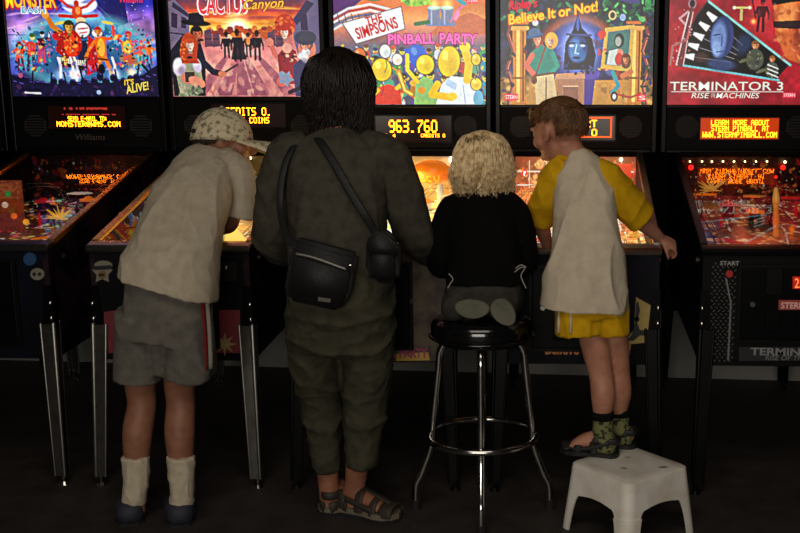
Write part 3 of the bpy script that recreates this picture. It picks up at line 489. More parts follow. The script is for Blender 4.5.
def back_art(k):
    c = Cv(0, 0, 100, 34, 2.2)
    g = [((16, 8, 12), (50, 14, 18)), ((30, 24, 14), (120, 80, 24)), ((90, 46, 20), (236, 150, 40)), ((90, 24, 16), (220, 110, 50)), ((30, 8, 8), (90, 20, 16))][k]
    c.grad([(0, g[0]), (34, g[1])]); c.noise(10, .4)
    cols = [[(150, 30, 34), (60, 30, 60), (20, 50, 50), (200, 90, 30)], [(214, 150, 40), (60, 80, 50), (240, 200, 90), (110, 50, 20)], [(250, 170, 40), (255, 220, 110), (200, 80, 40), (150, 60, 30)], [(236, 110, 50), (190, 26, 26), (250, 200, 120), (120, 50, 30)], [(190, 30, 22), (90, 14, 14), (230, 120, 50), (60, 40, 34)]][k]
    c.dabs(0, 4, 100, 34, 90, cols, (1.5, 5), .7); c.dabs(0, 4, 100, 34, 80, cols, (.7, 1.6), .9)
    if k == 3:
        for y in (12, 22): c.line([(2, y), (98, y)], 1, (210, 190, 160))
        for x in (12, 26, 40, 58, 74, 88): c.line([(x, 4), (x, 24)], .8, (226, 190, 140))
        c.poly([(70, 6), (96, 6), (96, 18), (70, 18)], (214, 24, 20)); c.poly([(30, 6), (38, 6), (38, 18), (30, 18)], (40, 24, 20))
    if k == 2: c.ell(70, 18, 26, 16, (226, 130, 20), 0, .9, .3); c.ell(66, 12, 14, 6, (250, 190, 70), 0, .7, .7)
    if k in (0, 1, 4): c.dabs(0, 0, 100, 34, 80, [(8, 5, 6), (14, 8, 10)], (1.5, 5), .8); c.dabs(0, 4, 100, 34, 120, cols+[(255, 230, 190)], (.4, 1.1), 1)  # back panels get the same painted darks and glints
    return c
ART_ON = art_mat('lit picture', 1.0, .1, .3)
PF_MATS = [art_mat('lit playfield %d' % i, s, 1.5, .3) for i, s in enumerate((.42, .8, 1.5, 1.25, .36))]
BK_MATS = [art_mat('lit back panel %d' % i, s, .1 if i in (0, 1, 4) else 1.2, .4) for i, s in enumerate((.12, .3, 1.2, 1.1, .3))]
SIDE_MATS = [mat('cabinet side picture %d' % i, a, rough=.55, spec=.12, noise=9, col2=b, thresh=(.42, .6)) for i, (a, b) in enumerate((((40, 20, 28), (6, 6, 12)), ((44, 22, 26), (12, 8, 14)), ((56, 44, 28), (24, 16, 12)), ((14, 11, 28), (8, 6, 13)), ((10, 10, 11), (5, 5, 6))))]
FRONT_MATS = [mat('cabinet front %d' % i, a, rough=.55, spec=.12, noise=8, col2=b, thresh=(.4, .64)) for i, (a, b) in enumerate((((8, 10, 28), (4, 4, 8)), ((8, 6, 9), (4, 4, 6)), ((66, 54, 38), (30, 20, 18)), ((12, 10, 28), (5, 4, 9)), ((9, 9, 10), (4, 4, 5))))]
DMDTXT = mat('orange display dots', (255, 140, 20), emit=(255, 122, 14), es=13)
DMDDIM = mat('dim red display dots', (150, 40, 30), emit=(200, 50, 40), es=.9)
DMDBACK = mat('dark display window', (12, 7, 6), rough=.2, emit=(34, 10, 6), es=.4)  # faint red emission stands in for the halo around lit dots
DMDBACK5 = mat('amber display window', (90, 24, 8), rough=.2, emit=(190, 56, 8), es=1.0)
REDLAMP = mat('red lamp', (255, 30, 20), emit=(255, 24, 16), es=4)
WARMLAMP = mat('warm lamp', (255, 220, 160), emit=(255, 206, 140), es=9)
HOTLAMP = mat('white flash lamp', (255, 244, 220), emit=(255, 240, 210), es=22)
PLASTIC = {n: mat('toy plastic '+n, c, rough=.25, emit=c, es=e) for n, c, e in (('red', (200, 24, 20), .35), ('yellow', (246, 190, 40), .5), ('white', (236, 226, 206), .35), ('orange', (240, 120, 24), .5), ('green', (40, 140, 60), .3), ('cyan', (70, 200, 214), .5), ('dark', (30, 22, 24), .05), ('gold', (220, 160, 70), .2))}
def side_profile(): return [(.012, .457), (.012, .845), (.03, .862), (1.08, 1.108), (1.09, 1.122), (1.34, 1.122), (1.34, .515)]
LEGM = mat('brushed chrome leg', (150, 146, 138), rough=.24, metal=1, noise=30, col2=(128, 124, 116))
LEGEDGE = mat('highlight leg edge', (160, 157, 150), rough=.42, metal=1)  # lighter, rougher metal puts the highlight lines along the leg edges
def leg_parts(t, sx, front, m):
    """Folded metal leg: flat plate bolted to the cabinet corner, two flanges below tapering to a foot with a leveller."""
    y0 = .008 if front else 1.346; sy = -1 if front else 1; xo = sx*.284; zt = .585
    foot = V((xo+sx*.014, y0+sy*.045, .035)); w = .046
    bm = bm_()
    def slab(p, dx, dy, za, zb, wa, wb, q):
        th = .0032; S = []
        for (zz, ww, pp) in ((za, wa, p), (zb, wb, q)):
            a = V((pp.x, pp.y, zz)); b = a+V((dx*ww, dy*ww, 0)); n = V((-dy, dx, 0))*th; S.append([bm.verts.new(v) for v in (a-n, b-n, b+n, a+n)])
        A, B = S; fs = [bm.faces.new(A), bm.faces.new(B)]+[bm.faces.new((A[i], B[i], B[(i+1) % 4], A[(i+1) % 4])) for i in range(4)]; bmesh.ops.recalc_face_normals(bm, faces=fs)
    p0 = V((xo, y0, 0)); p1 = V((xo, y0+sy*.004, 0))
    slab(p1, -sx, 0, zt, .035, w, w*.74, foot); slab(p1, 0, -sy, zt, .035, w, w*.74, foot)
    n0 = len(bm.faces)
    loft(bm, [p1+V((0, 0, zt)), V((foot.x, foot.y, .036))], [.0085, .0065], n=12, sub=1)
    for dx, dy in ((-sx, 0), (0, -sy)): loft(bm, [p1+V((dx*w, dy*w, zt)), V((foot.x+dx*w*.74, foot.y+dy*w*.74, .036))], [.005, .0045], n=10, sub=1)
    bm.faces.ensure_lookup_table(); e = LEGEDGE if m is LEGM else DARKMETAL
    for f in bm.faces[n0:]: f.material_index = 1; f.smooth = True
    n1 = len(bm.faces); slab(p0, -sx, 0, .725, zt, w*.55, w*.8, p0); slab(p0, 0, -sy, .725, zt, w*.55, w*.8, p0); bm.faces.ensure_lookup_table()
    for f in bm.faces[n1:]: f.material_index = 2
    l = put('leg', bm, m, t, False); l.data.materials.append(e); l.data.materials.append(BLACKG)
    for z in (.662, .608):
        b = bm_(); ell(b, (xo-sx*.004, y0+sy*.006, z), (.0095, .008, .0095), u=12, v=8); put('leg_bolt', smooth_bm(b, 'leg_bolt'), CHROME, l, False)
    b = bm_(); cyl(b, (foot.x-sx*.012, foot.y-sy*.012, 0), .019, .012, n=16, r2=.012); cyl(b, (foot.x-sx*.012, foot.y-sy*.012, .012), .006, .04, n=10); put('leg_leveler', b, CHROME if m is LEGM else DARKMETAL, l, False)
def smooth_bm(bm, name):
    me = bpy.data.meshes.new(name); bm.normal_update(); bm.to_mesh(me); bm.free(); return smooth(me)
def pf_z(y): return .785+.125*y
def plain_art(x0, x1, y0, y1):
    c = Cv(x0, y0, x1, y1); c.grad([(-12, (60, 40, 80)), (98, (20, 16, 40))]); c.noise(14, .4); return c
def machine(k, label, art, rect, gz, legm, railm, williams, dmd, lamp_col, lamp_w):
    """k 0..4 from the left; rect = measured picture rectangle of the backglass (x0,x1,bottom)."""
    t = thing('pinball_machine', label, 'pinball machine', (X3+(k-2)*PITCH, DEPTH, 0), 'pinball machines in a row along the wall'); O = t.location
    rx0, rx1, ryb = rect; sc = BGW/(rx1-rx0); gl = lambda px: (px-(rx0+rx1)/2)*sc; gh = lambda py: gz+(ryb-py)*sc
    mk = lambda name, bm, m, par=t: put(name, bm, m, par, False)
    fl = lambda px, py, y=0.0: P(px, py, O.y+y)-O            # photo position on the front panel
    # cabinet
    for s in (-1, 1):
        bm = bm_(); prism(bm, side_profile(), 'x', s*.262, s*.282); mk('side_panel', bm, SIDE_MATS[k])
    bm = bm_(); box(bm, -.262, .262, .012, .03, .457, .852); mk('front_panel', bm, FRONT_MATS[k])
    bm = bm_(); prism(bm, [(.03, .457), (.03, .47), (1.34, .528), (1.34, .515)], 'x', -.262, .262); mk('bottom_panel', bm, BLACK)
    bm = bm_(); box(bm, -.262, .262, 1.325, 1.34, .53, 1.11); mk('rear_panel', bm, BLACK)
    bm = bm_(); prism(bm, [(-.001, .846), (-.005, .857), (.003, .868), (.03, .875), (.062, .878), (.062, .864), (.03, .85), (.012, .846)], 'x', -.288, .288); bmesh.ops.bevel(bm, geom=list(bm.edges), offset=.003, segments=2, affect='EDGES'); mk('lockbar', bm, railm[1])
    for s in (-1, 1):
        bm = bm_(); prism(bm, [(.05, .858), (.05, .881), (1.088, 1.124), (1.088, 1.10)], 'x', s*.262, s*.288); bmesh.ops.bevel(bm, geom=list(bm.edges), offset=.003, segments=2, affect='EDGES'); mk('side_rail', bm, railm[0])
    bm = bm_(); v = [bm.verts.new(q) for q in ((-.262, .06, .873), (.262, .06, .873), (.262, 1.09, 1.118), (-.262, 1.09, 1.118))]; bm.faces.new(v); mk('playfield_glass', bm, M_GLASS)
    # playfield
    pf = mk('playfield', playfield_art(k % 5).mesh('playfield', lambda u, v: ((u-.5)*.52, 1.075-v*1.03, .785+.125*(1.075-v*1.03))), PF_MATS[k])
    mk('playfield_back_panel', back_art(k % 5).mesh('back', lambda u, v: ((u-.5)*.52, 1.078+0*u, 1.112-v*.195)), BK_MATS[k])
    bm = bm_(); prism(bm, [(1.068, 1.108), (1.09, 1.113), (1.09, 1.13), (1.082, 1.13)], 'x', -.262, .262); mk('glass_channel', bm, DARKMETAL)
    # backbox
    bm = bm_(); box(bm, -.345, .345, YB+.02, 1.36, 1.124, gz+.52)
    mk('backbox', bm, BLACK)
    for s in (-1, 1):
        bm = bm_(); box(bm, s*(BGW/2), s*.347, YB-.012, YB+.03, 1.124, gz+.52, .004); mk('backbox_frame', bm, BLACKG)
    bm = bm_(); box(bm, -BGW/2, BGW/2, YB-.012, YB+.02, gz+.455, gz+.52, .004); mk('backbox_header', bm, BLACKG)
    bg = mk('backglass', art(rx0, rx1, ryb-106, ryb).mesh('backglass', lambda u, v: ((u-.5)*BGW, YB+0*u, gz+(1-v)*.4545)), ART_ON)
    bm = bm_(); box(bm, -BGW/2, BGW/2, YB-.008, YB+.02, gz-.014, gz, .003); mk('glass_lift_trim', bm, BLACKG)
    sp = mk('speaker_panel', box(bm_(), -BGW/2, BGW/2, YB, YB+.02, 1.135, gz-.014), BLACK)
    bm = bm_(); box(bm, -BGW/2, BGW/2, YB-.012, YB+.02, 1.122, 1.140, .005); mk('backbox_sill', bm, BLACKG)
    for s in (-1, 1):
        bm = bm_(); x = s*.235; zc = 1.235; oc = [(x+.05*math.cos(a)*1.05, zc+.05*math.sin(a)) for a in [PI/8+i*PI/4 for i in range(8)]]; prism(bm, oc, 'y', YB-.004, YB+.001)
        g = mk('speaker_grille', bm, mat('speaker cloth', (24, 23, 23), rough=.9, noise=200)); bm = bm_()
        for i in range(-3, 4): box(bm, x-.04, x+.04, YB-.006, YB-.004, zc+i*.012-.002, zc+i*.012+.002)
        mk('grille_slats', bm, BLACKG, g)
    dx0, dx1, dy0, dy1, lines, back = dmd
    a, b = P(dx0, dy1, O.y+YB)-O, P(dx1, dy0, O.y+YB)-O
    ds = mk('score_display', box(bm_(), a.x, b.x, YB-.003, YB+.002, a.z, b.z), back)
    bm = bm_(); w = .006
    for q in ((a.x-w, b.x+w, a.z-w, a.z), (a.x-w, b.x+w, b.z, b.z+w), (a.x-w, a.x, a.z, b.z), (b.x, b.x+w, a.z, b.z)): box(bm, q[0], q[1], YB-.006, YB+.001, q[2], q[3])
    mk('display_bezel', bm, BLACKG, ds)
    for (s, x0, y0, x1, y1, m) in lines:
        bm = bm_(); p, q = P(x0, y1, O.y+YB-.004)-O, P(x1, y0, O.y+YB-.004)-O
        if s == 'frame':
            for e in ((p.x, q.x, p.z, p.z+.006), (p.x, q.x, q.z-.006, q.z), (p.x, p.x+.006, p.z, q.z), (q.x-.006, q.x, p.z, q.z)): box(bm, e[0], e[1], YB-.0045, YB-.0035, e[2], e[3])
        elif s == 'dash':
            n = 26
            for i in range(n):
                if random.random() < .8: box(bm, p.x+(q.x-p.x)*i/n, p.x+(q.x-p.x)*(i+.8)/n, YB-.0045, YB-.0035, p.z+(q.z-p.z)*random.uniform(0, .4), q.z)
        else: dots(bm, s, p.x, p.z, q.x, q.z, YB-.0045)
        mk('display_lettering', bm, m, ds)
    # legs, buttons
    for s in (-1, 1):
        leg_parts(t, s, True, legm); leg_parts(t, s, False, legm)
        bm = bm_(); cyl(bm, (s*.282, .13, .81), .013, s*.012, 'x', 16); mk('flipper_button', bm, mat('flipper button black', (26, 12, 12), rough=.4))
    # lamps under the glass
    for (y, z, kk) in ((.82, 1.0, 1), (.42, .9, .7)):
        l = bpy.data.lights.new('playfield_lamp', 'POINT'); l.energy = lamp_w*kk; l.color = lin(lamp_col); l.shadow_soft_size = .06; o = bpy.data.objects.new('playfield_lamp', l); COL.objects.link(o); o.parent = t; o.location = (0, y, z)
    # toys
    R = random.Random(40+k); names = {0: ('red', 'orange', 'dark', 'white'), 1: ('yellow', 'gold', 'green', 'orange'), 2: ('yellow', 'orange', 'white', 'cyan'), 3: ('red', 'white', 'yellow', 'orange'), 4: ('red', 'dark', 'orange', 'gold')}[k % 5]
    for i, (x, y) in enumerate(((-.09, .80), (.09, .83), (.0, .68))):
        z = pf_z(y); bm = bm_(); cyl(bm, (x, y, z), .026, .045, n=20, r2=.022); bu = mk('pop_bumper', bm, PLASTIC['dark' if k in (0, 4) else 'white'])
        bm = bm_(); cyl(bm, (x, y, z+.045), .036, .008, n=24); cyl(bm, (x, y, z+.053), .022, .01, n=20, r2=.012); mk('bumper_cap', bm, PLASTIC[names[i % 3]], bu)
        bm = bm_(); cyl(bm, (x, y, z+.014), .04, .005, n=24); mk('bumper_ring', bm, CHROME, bu)
    for i, s in enumerate((-1, 1)):
        pts = [(s*.05, .95, pf_z(.95)+.02), (s*.12, .98, pf_z(.98)+.07), (s*.2, .86, pf_z(.86)+.085), (s*.215, .62, pf_z(.6)+.07), (s*.20, .36, pf_z(.36)+.04), (s*.19, .27, pf_z(.27)+.02)]
        bm = bm_()
        for o2 in (-.012, .012): loft(bm, [(p[0]+o2, p[1], p[2]) for p in pts], .0022, n=6, sub=6)
        loft(bm, [(p[0]-.016, p[1], p[2]+.014) for p in pts], .0018, n=6, sub=6)
        for p in catmull(pts, 4)[::2]: loft(bm, [(p[0]-.016, p[1], p[2]+.014), (p[0]-.012, p[1], p[2]-.002), (p[0]+.012, p[1], p[2]-.002)], .0014, n=5, sub=1)
        mk('wire_ramp', smooth_bm(bm, 'wire_ramp'), CHROME)
        bm = bm_(); pts = [(s*.2, .3), (s*.235, .3), (s*.235, .5), (s*.21, .42)]; z = pf_z(.4)+.03; prism(bm, pts, 'z', z, z+.004); mk('lane_plastic', bm, PLASTIC[names[(i+1) % 4]])
        bm = bm_(); y = .19; prism(bm, [(s*.10, y+.03), (s*.03, y-.008), (s*.026, y+.0), (s*.098, y+.048)], 'z', pf_z(y)+.008, pf_z(y)+.03); mk('flipper', bm, PLASTIC['yellow' if k != 3 else 'white'])
        bm = bm_(); z = pf_z(.3); prism(bm, [(s*.10, .27), (s*.165, .30), (s*.16, .42)], 'z', z+.025, z+.03); mk('slingshot_plastic', bm, PLASTIC[names[i % 4]])
    for i in range(7):
        x = -.2+i*.066+R.uniform(-.015, .015); y = R.uniform(.5, .98); z = pf_z(y); h = R.uniform(.03, .06); bm = bm_(); cyl(bm, (x, y, z), .007, h, n=12, r2=.004); cyl(bm, (x, y, z+h*.4), .011, .006, n=14); mk('rubber_post', bm, PLASTIC[R.choice(names)])
    for i in range(4):
        y = .62+.035*i; x = .225 if k % 2 else -.225; z = pf_z(y); bm = bm_(); box(bm, x-.004, x+.004, y, y+.028, z, z+.03, .002); mk('drop_target', bm, PLASTIC[names[i % 2]])
    for i in range(3):
        x = (-.17, .03, .18)[i]; y = .93-.03*i; z = pf_z(y)+.06; bm = bm_(); w = .05; prism(bm, [(x-w, y-.03), (x+w*.3, y-.05), (x+w, y), (x+w*.2, y+.04), (x-w*.8, y+.03)], 'z', z, z+.004); mk('playfield_plastic', bm, PLASTIC[names[(i+2) % 4]])
    return t, mk, fl, gl, gh, bg

T_ = DMDTXT
spec = [
 (0, 'pinball machine with violet backglass of a costumed rock band above a cheering crowd', art_band, (9.5, 154, 96.3), 1.3617, LEGM, (BRASS, STEEL), True,
  (50, 125, 106, 129, [('dash', 64, 107.5, 109, 110, DMDDIM), ('dash', 62, 114, 116, 115.2, DMDDIM), ('SEND E-MAIL TO:', 68, 116.4, 107, 120.8, T_), ('MONSTER@WMS.COM', 57, 121.4, 120, 126.6, T_)], DMDBACK), (255, 120, 60), .12),
 (1, 'pinball machine with orange sunset backglass of cowboys in a western street', art_west, (171, 322.5, 96.5), 1.3617, LEGM, (BRASS, STEEL), True,
  (213, 285, 104, 127, [('CREDITS 0.', 221, 107.5, 271, 115.5, T_), ('INSERT COINS', 221, 117.2, 269, 123.2, T_)], DMDBACK), (255, 190, 90), .7),
 (2, 'pinball machine with bright cartoon party backglass, pink lettering and score 963.760', art_party, (334.8, 487, 104.2), 1.3282, BLACKG, (STEEL, STEEL), False,
  (376, 451, 116, 142, [('963.760', 389, 120, 437, 132.5, T_), ('BALL 4', 376.5, 133.8, 395.5, 137.2, T_), ('CREDITS 0', 421, 133.8, 445, 137.2, T_)], DMDBACK), (255, 200, 110), 3.2),
 (3, 'pinball machine with jungle temple backglass and blue bronze head on a pedestal', art_jungle, (500, 652, 104.2), 1.3282, BLACKG, (STEEL, STEEL), False,
  (540, 615, 116, 140, [('frame', 541, 117, 612, 137.5, mat('orange display frame', (255, 90, 20), emit=(255, 84, 16), es=1.6)), ('INSERT', 560, 120, 597, 127, T_), ('COIN 0', 560, 129, 597, 136, T_)], DMDBACK), (255, 170, 90), 2.5),
 (4, 'pinball machine with deep red backglass and black fan panel, nearest the right edge', art_red, (669.3, 821.3, 107), 1.3282, BLACKG, (DARKMETAL, DARKMETAL), False,
  (700, 779, 118, 139, [('LEARN MORE ABOUT', 711, 120, 769, 125.2, T_), ('STERN PINBALL AT', 711, 126, 769, 131.2, T_), ('WWW.STERNPINBALL.COM', 702.5, 132, 777, 137.4, T_)], DMDBACK5), (255, 90, 46), .3),
]
MACH = [machine(*s) for s in spec]
machine(-1, 'dark pinball machine cut off by the left edge, only rail and backbox edge showing', plain_art, (-152, -7.5, 96.3), 1.3617, BLACKG, (STEEL, STEEL), True, (-110, -35, 106, 129, [], DMDBACK), (255, 120, 60), .05)

# lettering of the backglasses, each colour one flat mesh just in front of the picture
EM = lambda n, c, e=1.0: mat('lettering '+n, c, emit=c, es=e, rough=.4)
def letter(k, s, px, col, rot=0, shear=0, fat=0, lift=.0012, arch=0, parent=None, name='lettering', y=YB):
    t, mk, fl, gl, gh, bg = MACH[k]; bm = bm_()
    text_bm(bm, s, (gl(px[0]), gh(px[3]), gl(px[2]), gh(px[1])), rot, shear, fat, lift, arch)
    for v in bm.verts: v.co.y += y
    return mk(name, bm, col, parent or bg)
W_, YEL, RED_ = EM('white', (240, 240, 240)), EM('yellow', (250, 214, 40)), EM('red', (206, 26, 20))
letter(0, 'MONSTER', (9, -4, 61, 15.5), EM('crimson', (196, 20, 16)), fat=.055, arch=.004); letter(0, 'MONSTER', (10.5, -2.5, 59.5, 13.5), EM('amber', (250, 196, 40)), fat=.02, lift=.002, arch=.004)
letter(0, 'BASH', (24.5, 11.5, 49, 18.8), W_, fat=.06); letter(0, 'BASH', (25.5, 12.2, 48, 18), EM('teal', (30, 150, 170)), fat=.015, lift=.002)
letter(0, "IT'S", (120, 80, 130, 85.5), YEL, rot=.1, shear=.2, fat=.02); letter(0, 'ALIVE!', (120.5, 83.6, 145, 92.4), EM('dark', (30, 20, 10)), rot=.19, shear=.2, fat=.06); letter(0, 'ALIVE!', (121, 84, 144.5, 92), EM('pale yellow', (232, 214, 90)), rot=.19, shear=.2, fat=.02, lift=.002)
letter(0, 'Williams', (121, 3.6, 144, 8.6), EM('pink red', (226, 40, 60)), shear=.15, fat=.02); bmx = bm_()
letter(1, 'CACTUS', (200, -6, 252, 16.5), W_, rot=.03, shear=.1, fat=.055); letter(1, 'CACTUS', (201.5, -5, 250.5, 15.5), EM('rose', (206, 36, 56)), rot=.03, shear=.1, fat=.02, lift=.002)
letter(1, 'Canyon', (246, 0.5, 289, 14), EM('brown', (60, 24, 10)), rot=.06, shear=.35, fat=.05, lift=.0022); letter(1, 'Canyon', (247, 1, 288, 13.5), EM('gold', (250, 190, 60)), rot=.06, shear=.35, fat=.01, lift=.003)
letter(2, 'THE', (366.5, 16.6, 384, 24.4), EM('deep red', (170, 18, 18)), rot=.24, fat=.03); letter(2, 'SIMPSONS', (356, 23.2, 399.5, 35), EM('deep red', (170, 18, 18)), rot=.27, fat=.03)
letter(2, 'PINBALL', (388, 34, 437, 45.5), EM('plum', (120, 20, 90)), rot=.02, fat=.07); letter(2, 'PINBALL', (389, 34.8, 436, 44.7), EM('pink', (246, 110, 190)), rot=.02, fat=.025, lift=.002)
letter(2, 'PARTY', (440, 33.5, 479.5, 45.8), EM('plum', (120, 20, 90)), rot=-.03, fat=.07); letter(2, 'PARTY', (441, 34.4, 478.5, 45), EM('pink', (246, 110, 190)), rot=-.03, fat=.025, lift=.002)
letter(3, "Ripley's", (508, 1.5, 537, 13.5), EM('cherry', (206, 30, 60)), rot=.1, shear=.25, fat=.03); letter(3, 'Believe It or Not!', (506.5, 9.4, 597.5, 20.6), EM('orange red', (210, 70, 20)), rot=.145, shear=.1, fat=.06); letter(3, 'Believe It or Not!', (507.5, 10, 597, 20), EM('sun yellow', (252, 206, 60)), rot=.145, shear=.1, fat=.022, lift=.002)
letter(4, 'TERMINATOR 3', (672, 84.5, 784, 93), EM('silver', (206, 226, 214)), fat=.006); letter(4, 'RISE', (693.5, 95.3, 711.5, 100.6), EM('silver', (206, 226, 214)), shear=.2, fat=.004); letter(4, 'OF THE', (713, 96, 717, 100), EM('silver', (206, 226, 214))); letter(4, 'MACHINES', (718, 95.3, 761, 100.6), EM('silver', (206, 226, 214)), shear=.2, fat=.004)
def logo(k, px, col, s, tcol):
    t, mk, fl, gl, gh, bg = MACH[k]; bm = bm_(); x0, z0, x1, z1 = gl(px[0]), gh(px[3]), gl(px[2]), gh(px[1])
    for v in [bm.faces.new([bm.verts.new(q) for q in ((x0, YB-.001, z0), (x1, YB-.001, z0), (x1, YB-.001, z1), (x0, YB-.001, z1))])]: pass
    mk('logo_plate', bm, col); w, h = px[2]-px[0], px[3]-px[1]; letter(k, s, (px[0]+w*.08, px[1]+h*.2, px[2]-w*.08, px[3]-h*.2), tcol, lift=.002)
REDP = EM('logo red', (214, 40, 70))
logo(2, (468, .5, 480, 5.5), REDP, 'STERN', W_); logo(3, (504, 93.5, 518, 100), REDP, 'STERN', W_); logo(3, (638, 94, 646, 101), EM('logo scarlet', (220, 24, 40)), 'S', W_); logo(4, (784, 95, 797, 100), REDP, 'STERN', EM('pale', (250, 220, 220)))
for k, s, px in ((0, 'Williams', (76, 134, 105, 140)),):
    t, mk, fl, gl, gh, bg = MACH[k]; bm = bm_(); O = t.location; a, b = P(px[0], px[3], O.y+YB-.016)-O, P(px[2], px[1], O.y+YB-.016)-O; text_bm(bm, s, (a.x, a.z, b.x, b.z), 0, .2)
    for v in bm.verts: v.co.y += YB-.0145
    mk('lettering', bm, mat('dull grey lettering', (70, 62, 56)))

# ---- things on the cabinet fronts
FY = .010
def ftext(k, s, px, m, rot=0, shear=0, fat=0, par=None, dy=0.0):
    t, mk, fl, gl, gh, bg = MACH[k]; bm = bm_(); a, b = fl(px[0], px[3], FY), fl(px[2], px[1], FY); text_bm(bm, s, (a.x, a.z, b.x, b.z), rot, shear, fat)
    for v in bm.verts: v.co.y += FY+dy
    return mk('lettering', bm, m, par or t)
def fpoly(k, name, pts, m, y0=FY, th=.002, par=None):
    t, mk, fl, gl, gh, bg = MACH[k]; q = [fl(x, y, FY) for x, y in pts]; bm = bm_(); prism(bm, [(p.x, p.z) for p in q], 'y', y0-th, y0+.004); return mk(name, bm, m, par or t)
def disc(cx, cy, r, n=20, ry=None): return [(cx+r*math.cos(2*PI*i/n), cy+(ry or r)*math.sin(2*PI*i/n)) for i in range(n)]
def star(cx, cy, r, ri, n=5, a0=-PI/2): return [(cx+(r if i % 2 == 0 else ri)*math.cos(a0+PI*i/n), cy+(r if i % 2 == 0 else ri)*math.sin(a0+PI*i/n)) for i in range(2*n)]
def coin_door(k, cx, w=.31, h=.29, col=BLACKG, z0=.515):
    t, mk, fl, gl, gh, bg = MACH[k]; bm = bm_()
    box(bm, cx-w/2, cx+w/2, .001, .014, z0, z0+h, .004); d = mk('coin_door', bm, col); fr = bm_()
    for q in ((cx-w/2-.012, cx+w/2+.012, z0-.012, z0), (cx-w/2-.012, cx+w/2+.012, z0+h, z0+h+.012), (cx-w/2-.012, cx-w/2, z0, z0+h), (cx+w/2, cx+w/2+.012, z0, z0+h)): box(fr, q[0], q[1], .003, .014, q[2], q[3])
    mk('door_frame', fr, DARKMETAL, d); b = bm_(); cyl(b, (cx-w*.38, -.004, z0+h*.5), .009, .006, 'y', 16); mk('door_lock', b, CHROME, d)
    for s in (-1, 1):
        b = bm_(); box(b, cx+s*.055-.028, cx+s*.055+.028, -.004, .002, z0+.16, z0+.25, .002); mk('coin_slot', b, DARKMETAL, d)
        b = bm_(); box(b, cx+s*.055-.026, cx+s*.055+.026, -.006, .002, z0+.03, z0+.10, .004); mk('coin_return', b, BLACK, d)
    return d
for k in (0, 1, 3): coin_door(k, .0)
coin_door(4, .015, .33, .25, z0=.553)
# first machine: blue badge, skull and yellow lettering
BONE = mat('printed bone white', (126, 120, 104), rough=.6); BLUEP = mat('printed blue', (20, 66, 110), rough=.5); YP = mat('printed yellow', (190, 150, 60), rough=.6); PINKP = mat('printed pink', (150, 56, 96), rough=.6); REDPR = mat('printed red', (110, 24, 34), rough=.6); INK = mat('printed black', (14, 12, 14), rough=.5)
s = fpoly(0, 'printed_badge', disc(30, 259, 6.5), BLUEP); fpoly(0, 'printed_skull', disc(37.5, 274, 7, ry=6)+[], BONE)
for x in (34.6, 40): fpoly(0, 'skull_socket', disc(x, 274, 1.8, 10), INK, FY-.002)
ftext(0, 'MONSTER BASH', (-92, 333, 9, 345), YP, 0, .1, .03)
# second machine: skull on a star with a round button, plunger plate and starburst
fpoly(1, 'printed_star', star(102.5, 273, 11, 6, 5), BONE); fpoly(1, 'printed_skull_cap', disc(103.5, 265.5, 9, ry=5), BONE, FY-.001)
fpoly(1, 'skull_band', [(94, 266), (112, 265), (112, 269), (94, 270)], INK, FY-.002); b = fpoly(1, 'start_button', disc(102.5, 274.5, 3.8), mat('start button amber', (120, 96, 50), rough=.3), FY-.004)
fpoly(1, 'button_centre', [(100, 273.4), (105, 273.2), (105, 275.6), (100, 275.8)], INK, FY-.0065, par=b)
fpoly(1, 'plunger_plate', [(221, 262), (237, 262), (237, 281), (221, 281)], mat('dull plunger plate', (62, 60, 58), rough=.35, metal=.8))
t, mk, *_ = MACH[1]; p = MACH[1][2](230, 266, FY); bm = bm_(); cyl(bm, (p.x, -.03, p.z), .004, .04, 'y', 12); ell(bm, (p.x, -.035, p.z), (.012, .012, .012), u=14, v=10); mk('plunger_knob', smooth_bm(bm, 'plunger_knob'), mat('plunger steel', (130, 128, 124), rough=.3, metal=1))
fpoly(1, 'printed_panel', [(104, 312), (118, 310), (240, 310), (240, 353), (104, 353)], REDPR, FY+.001, .0015); fpoly(1, 'printed_starburst', star(225, 344, 12, 4.5, 8), mat('printed cream', (150, 128, 80), rough=.6), FY-.0012)
# third machine: cream party print, black coin door and pink lettering
fpoly(2, 'printed_panel', [(374, 252), (448, 252), (448, 361), (374, 361)], mat('printed cream party scene', (84, 72, 52), rough=.6, noise=16, col2=(48, 24, 24), thresh=(.38, .6)), FY+.001, .0012)
d = coin_door(2, .0, .26, .29); 
t, mk, fl, *_ = MACH[2]; p = fl(412, 301, 0); bm = bm_(); cyl(bm, (p.x, -.006, p.z), .008, .006, 'y', 16); mk('door_lock', bm, CHROME, d)
ftext(2, 'PINBALL PARTY', (362, 348, 428, 357), PINKP, .0, 0, .04, dy=-.003); fpoly(2, 'printed_yellow_band', [(396, 354), (428, 352), (430, 360), (396, 361)], YP, FY-.0005, .0012)
# fourth machine: yellow lettering and a yellow panel with a black leaping figure
ftext(3, 'Believe It or Not!', (545, 343.5, 631, 354.5), mat('printed orange', (196, 120, 60), rough=.6), .0, .12, .03)
pn = fpoly(3, 'printed_panel', [(636, 297), (652, 306), (652, 342), (621, 345), (634, 330)], mat('printed pale yellow', (176, 152, 82), rough=.6), FY, .0015)
fpoly(3, 'printed_figure', [(636, 303), (638, 301), (640, 310), (637, 322), (640, 330), (651, 331), (650, 336), (640, 335), (634, 340), (626, 341), (632, 334), (635, 322)], INK, FY-.002, par=pn); fpoly(3, 'printed_figure', disc(637, 319, 2.6), INK, FY-.002, par=pn)
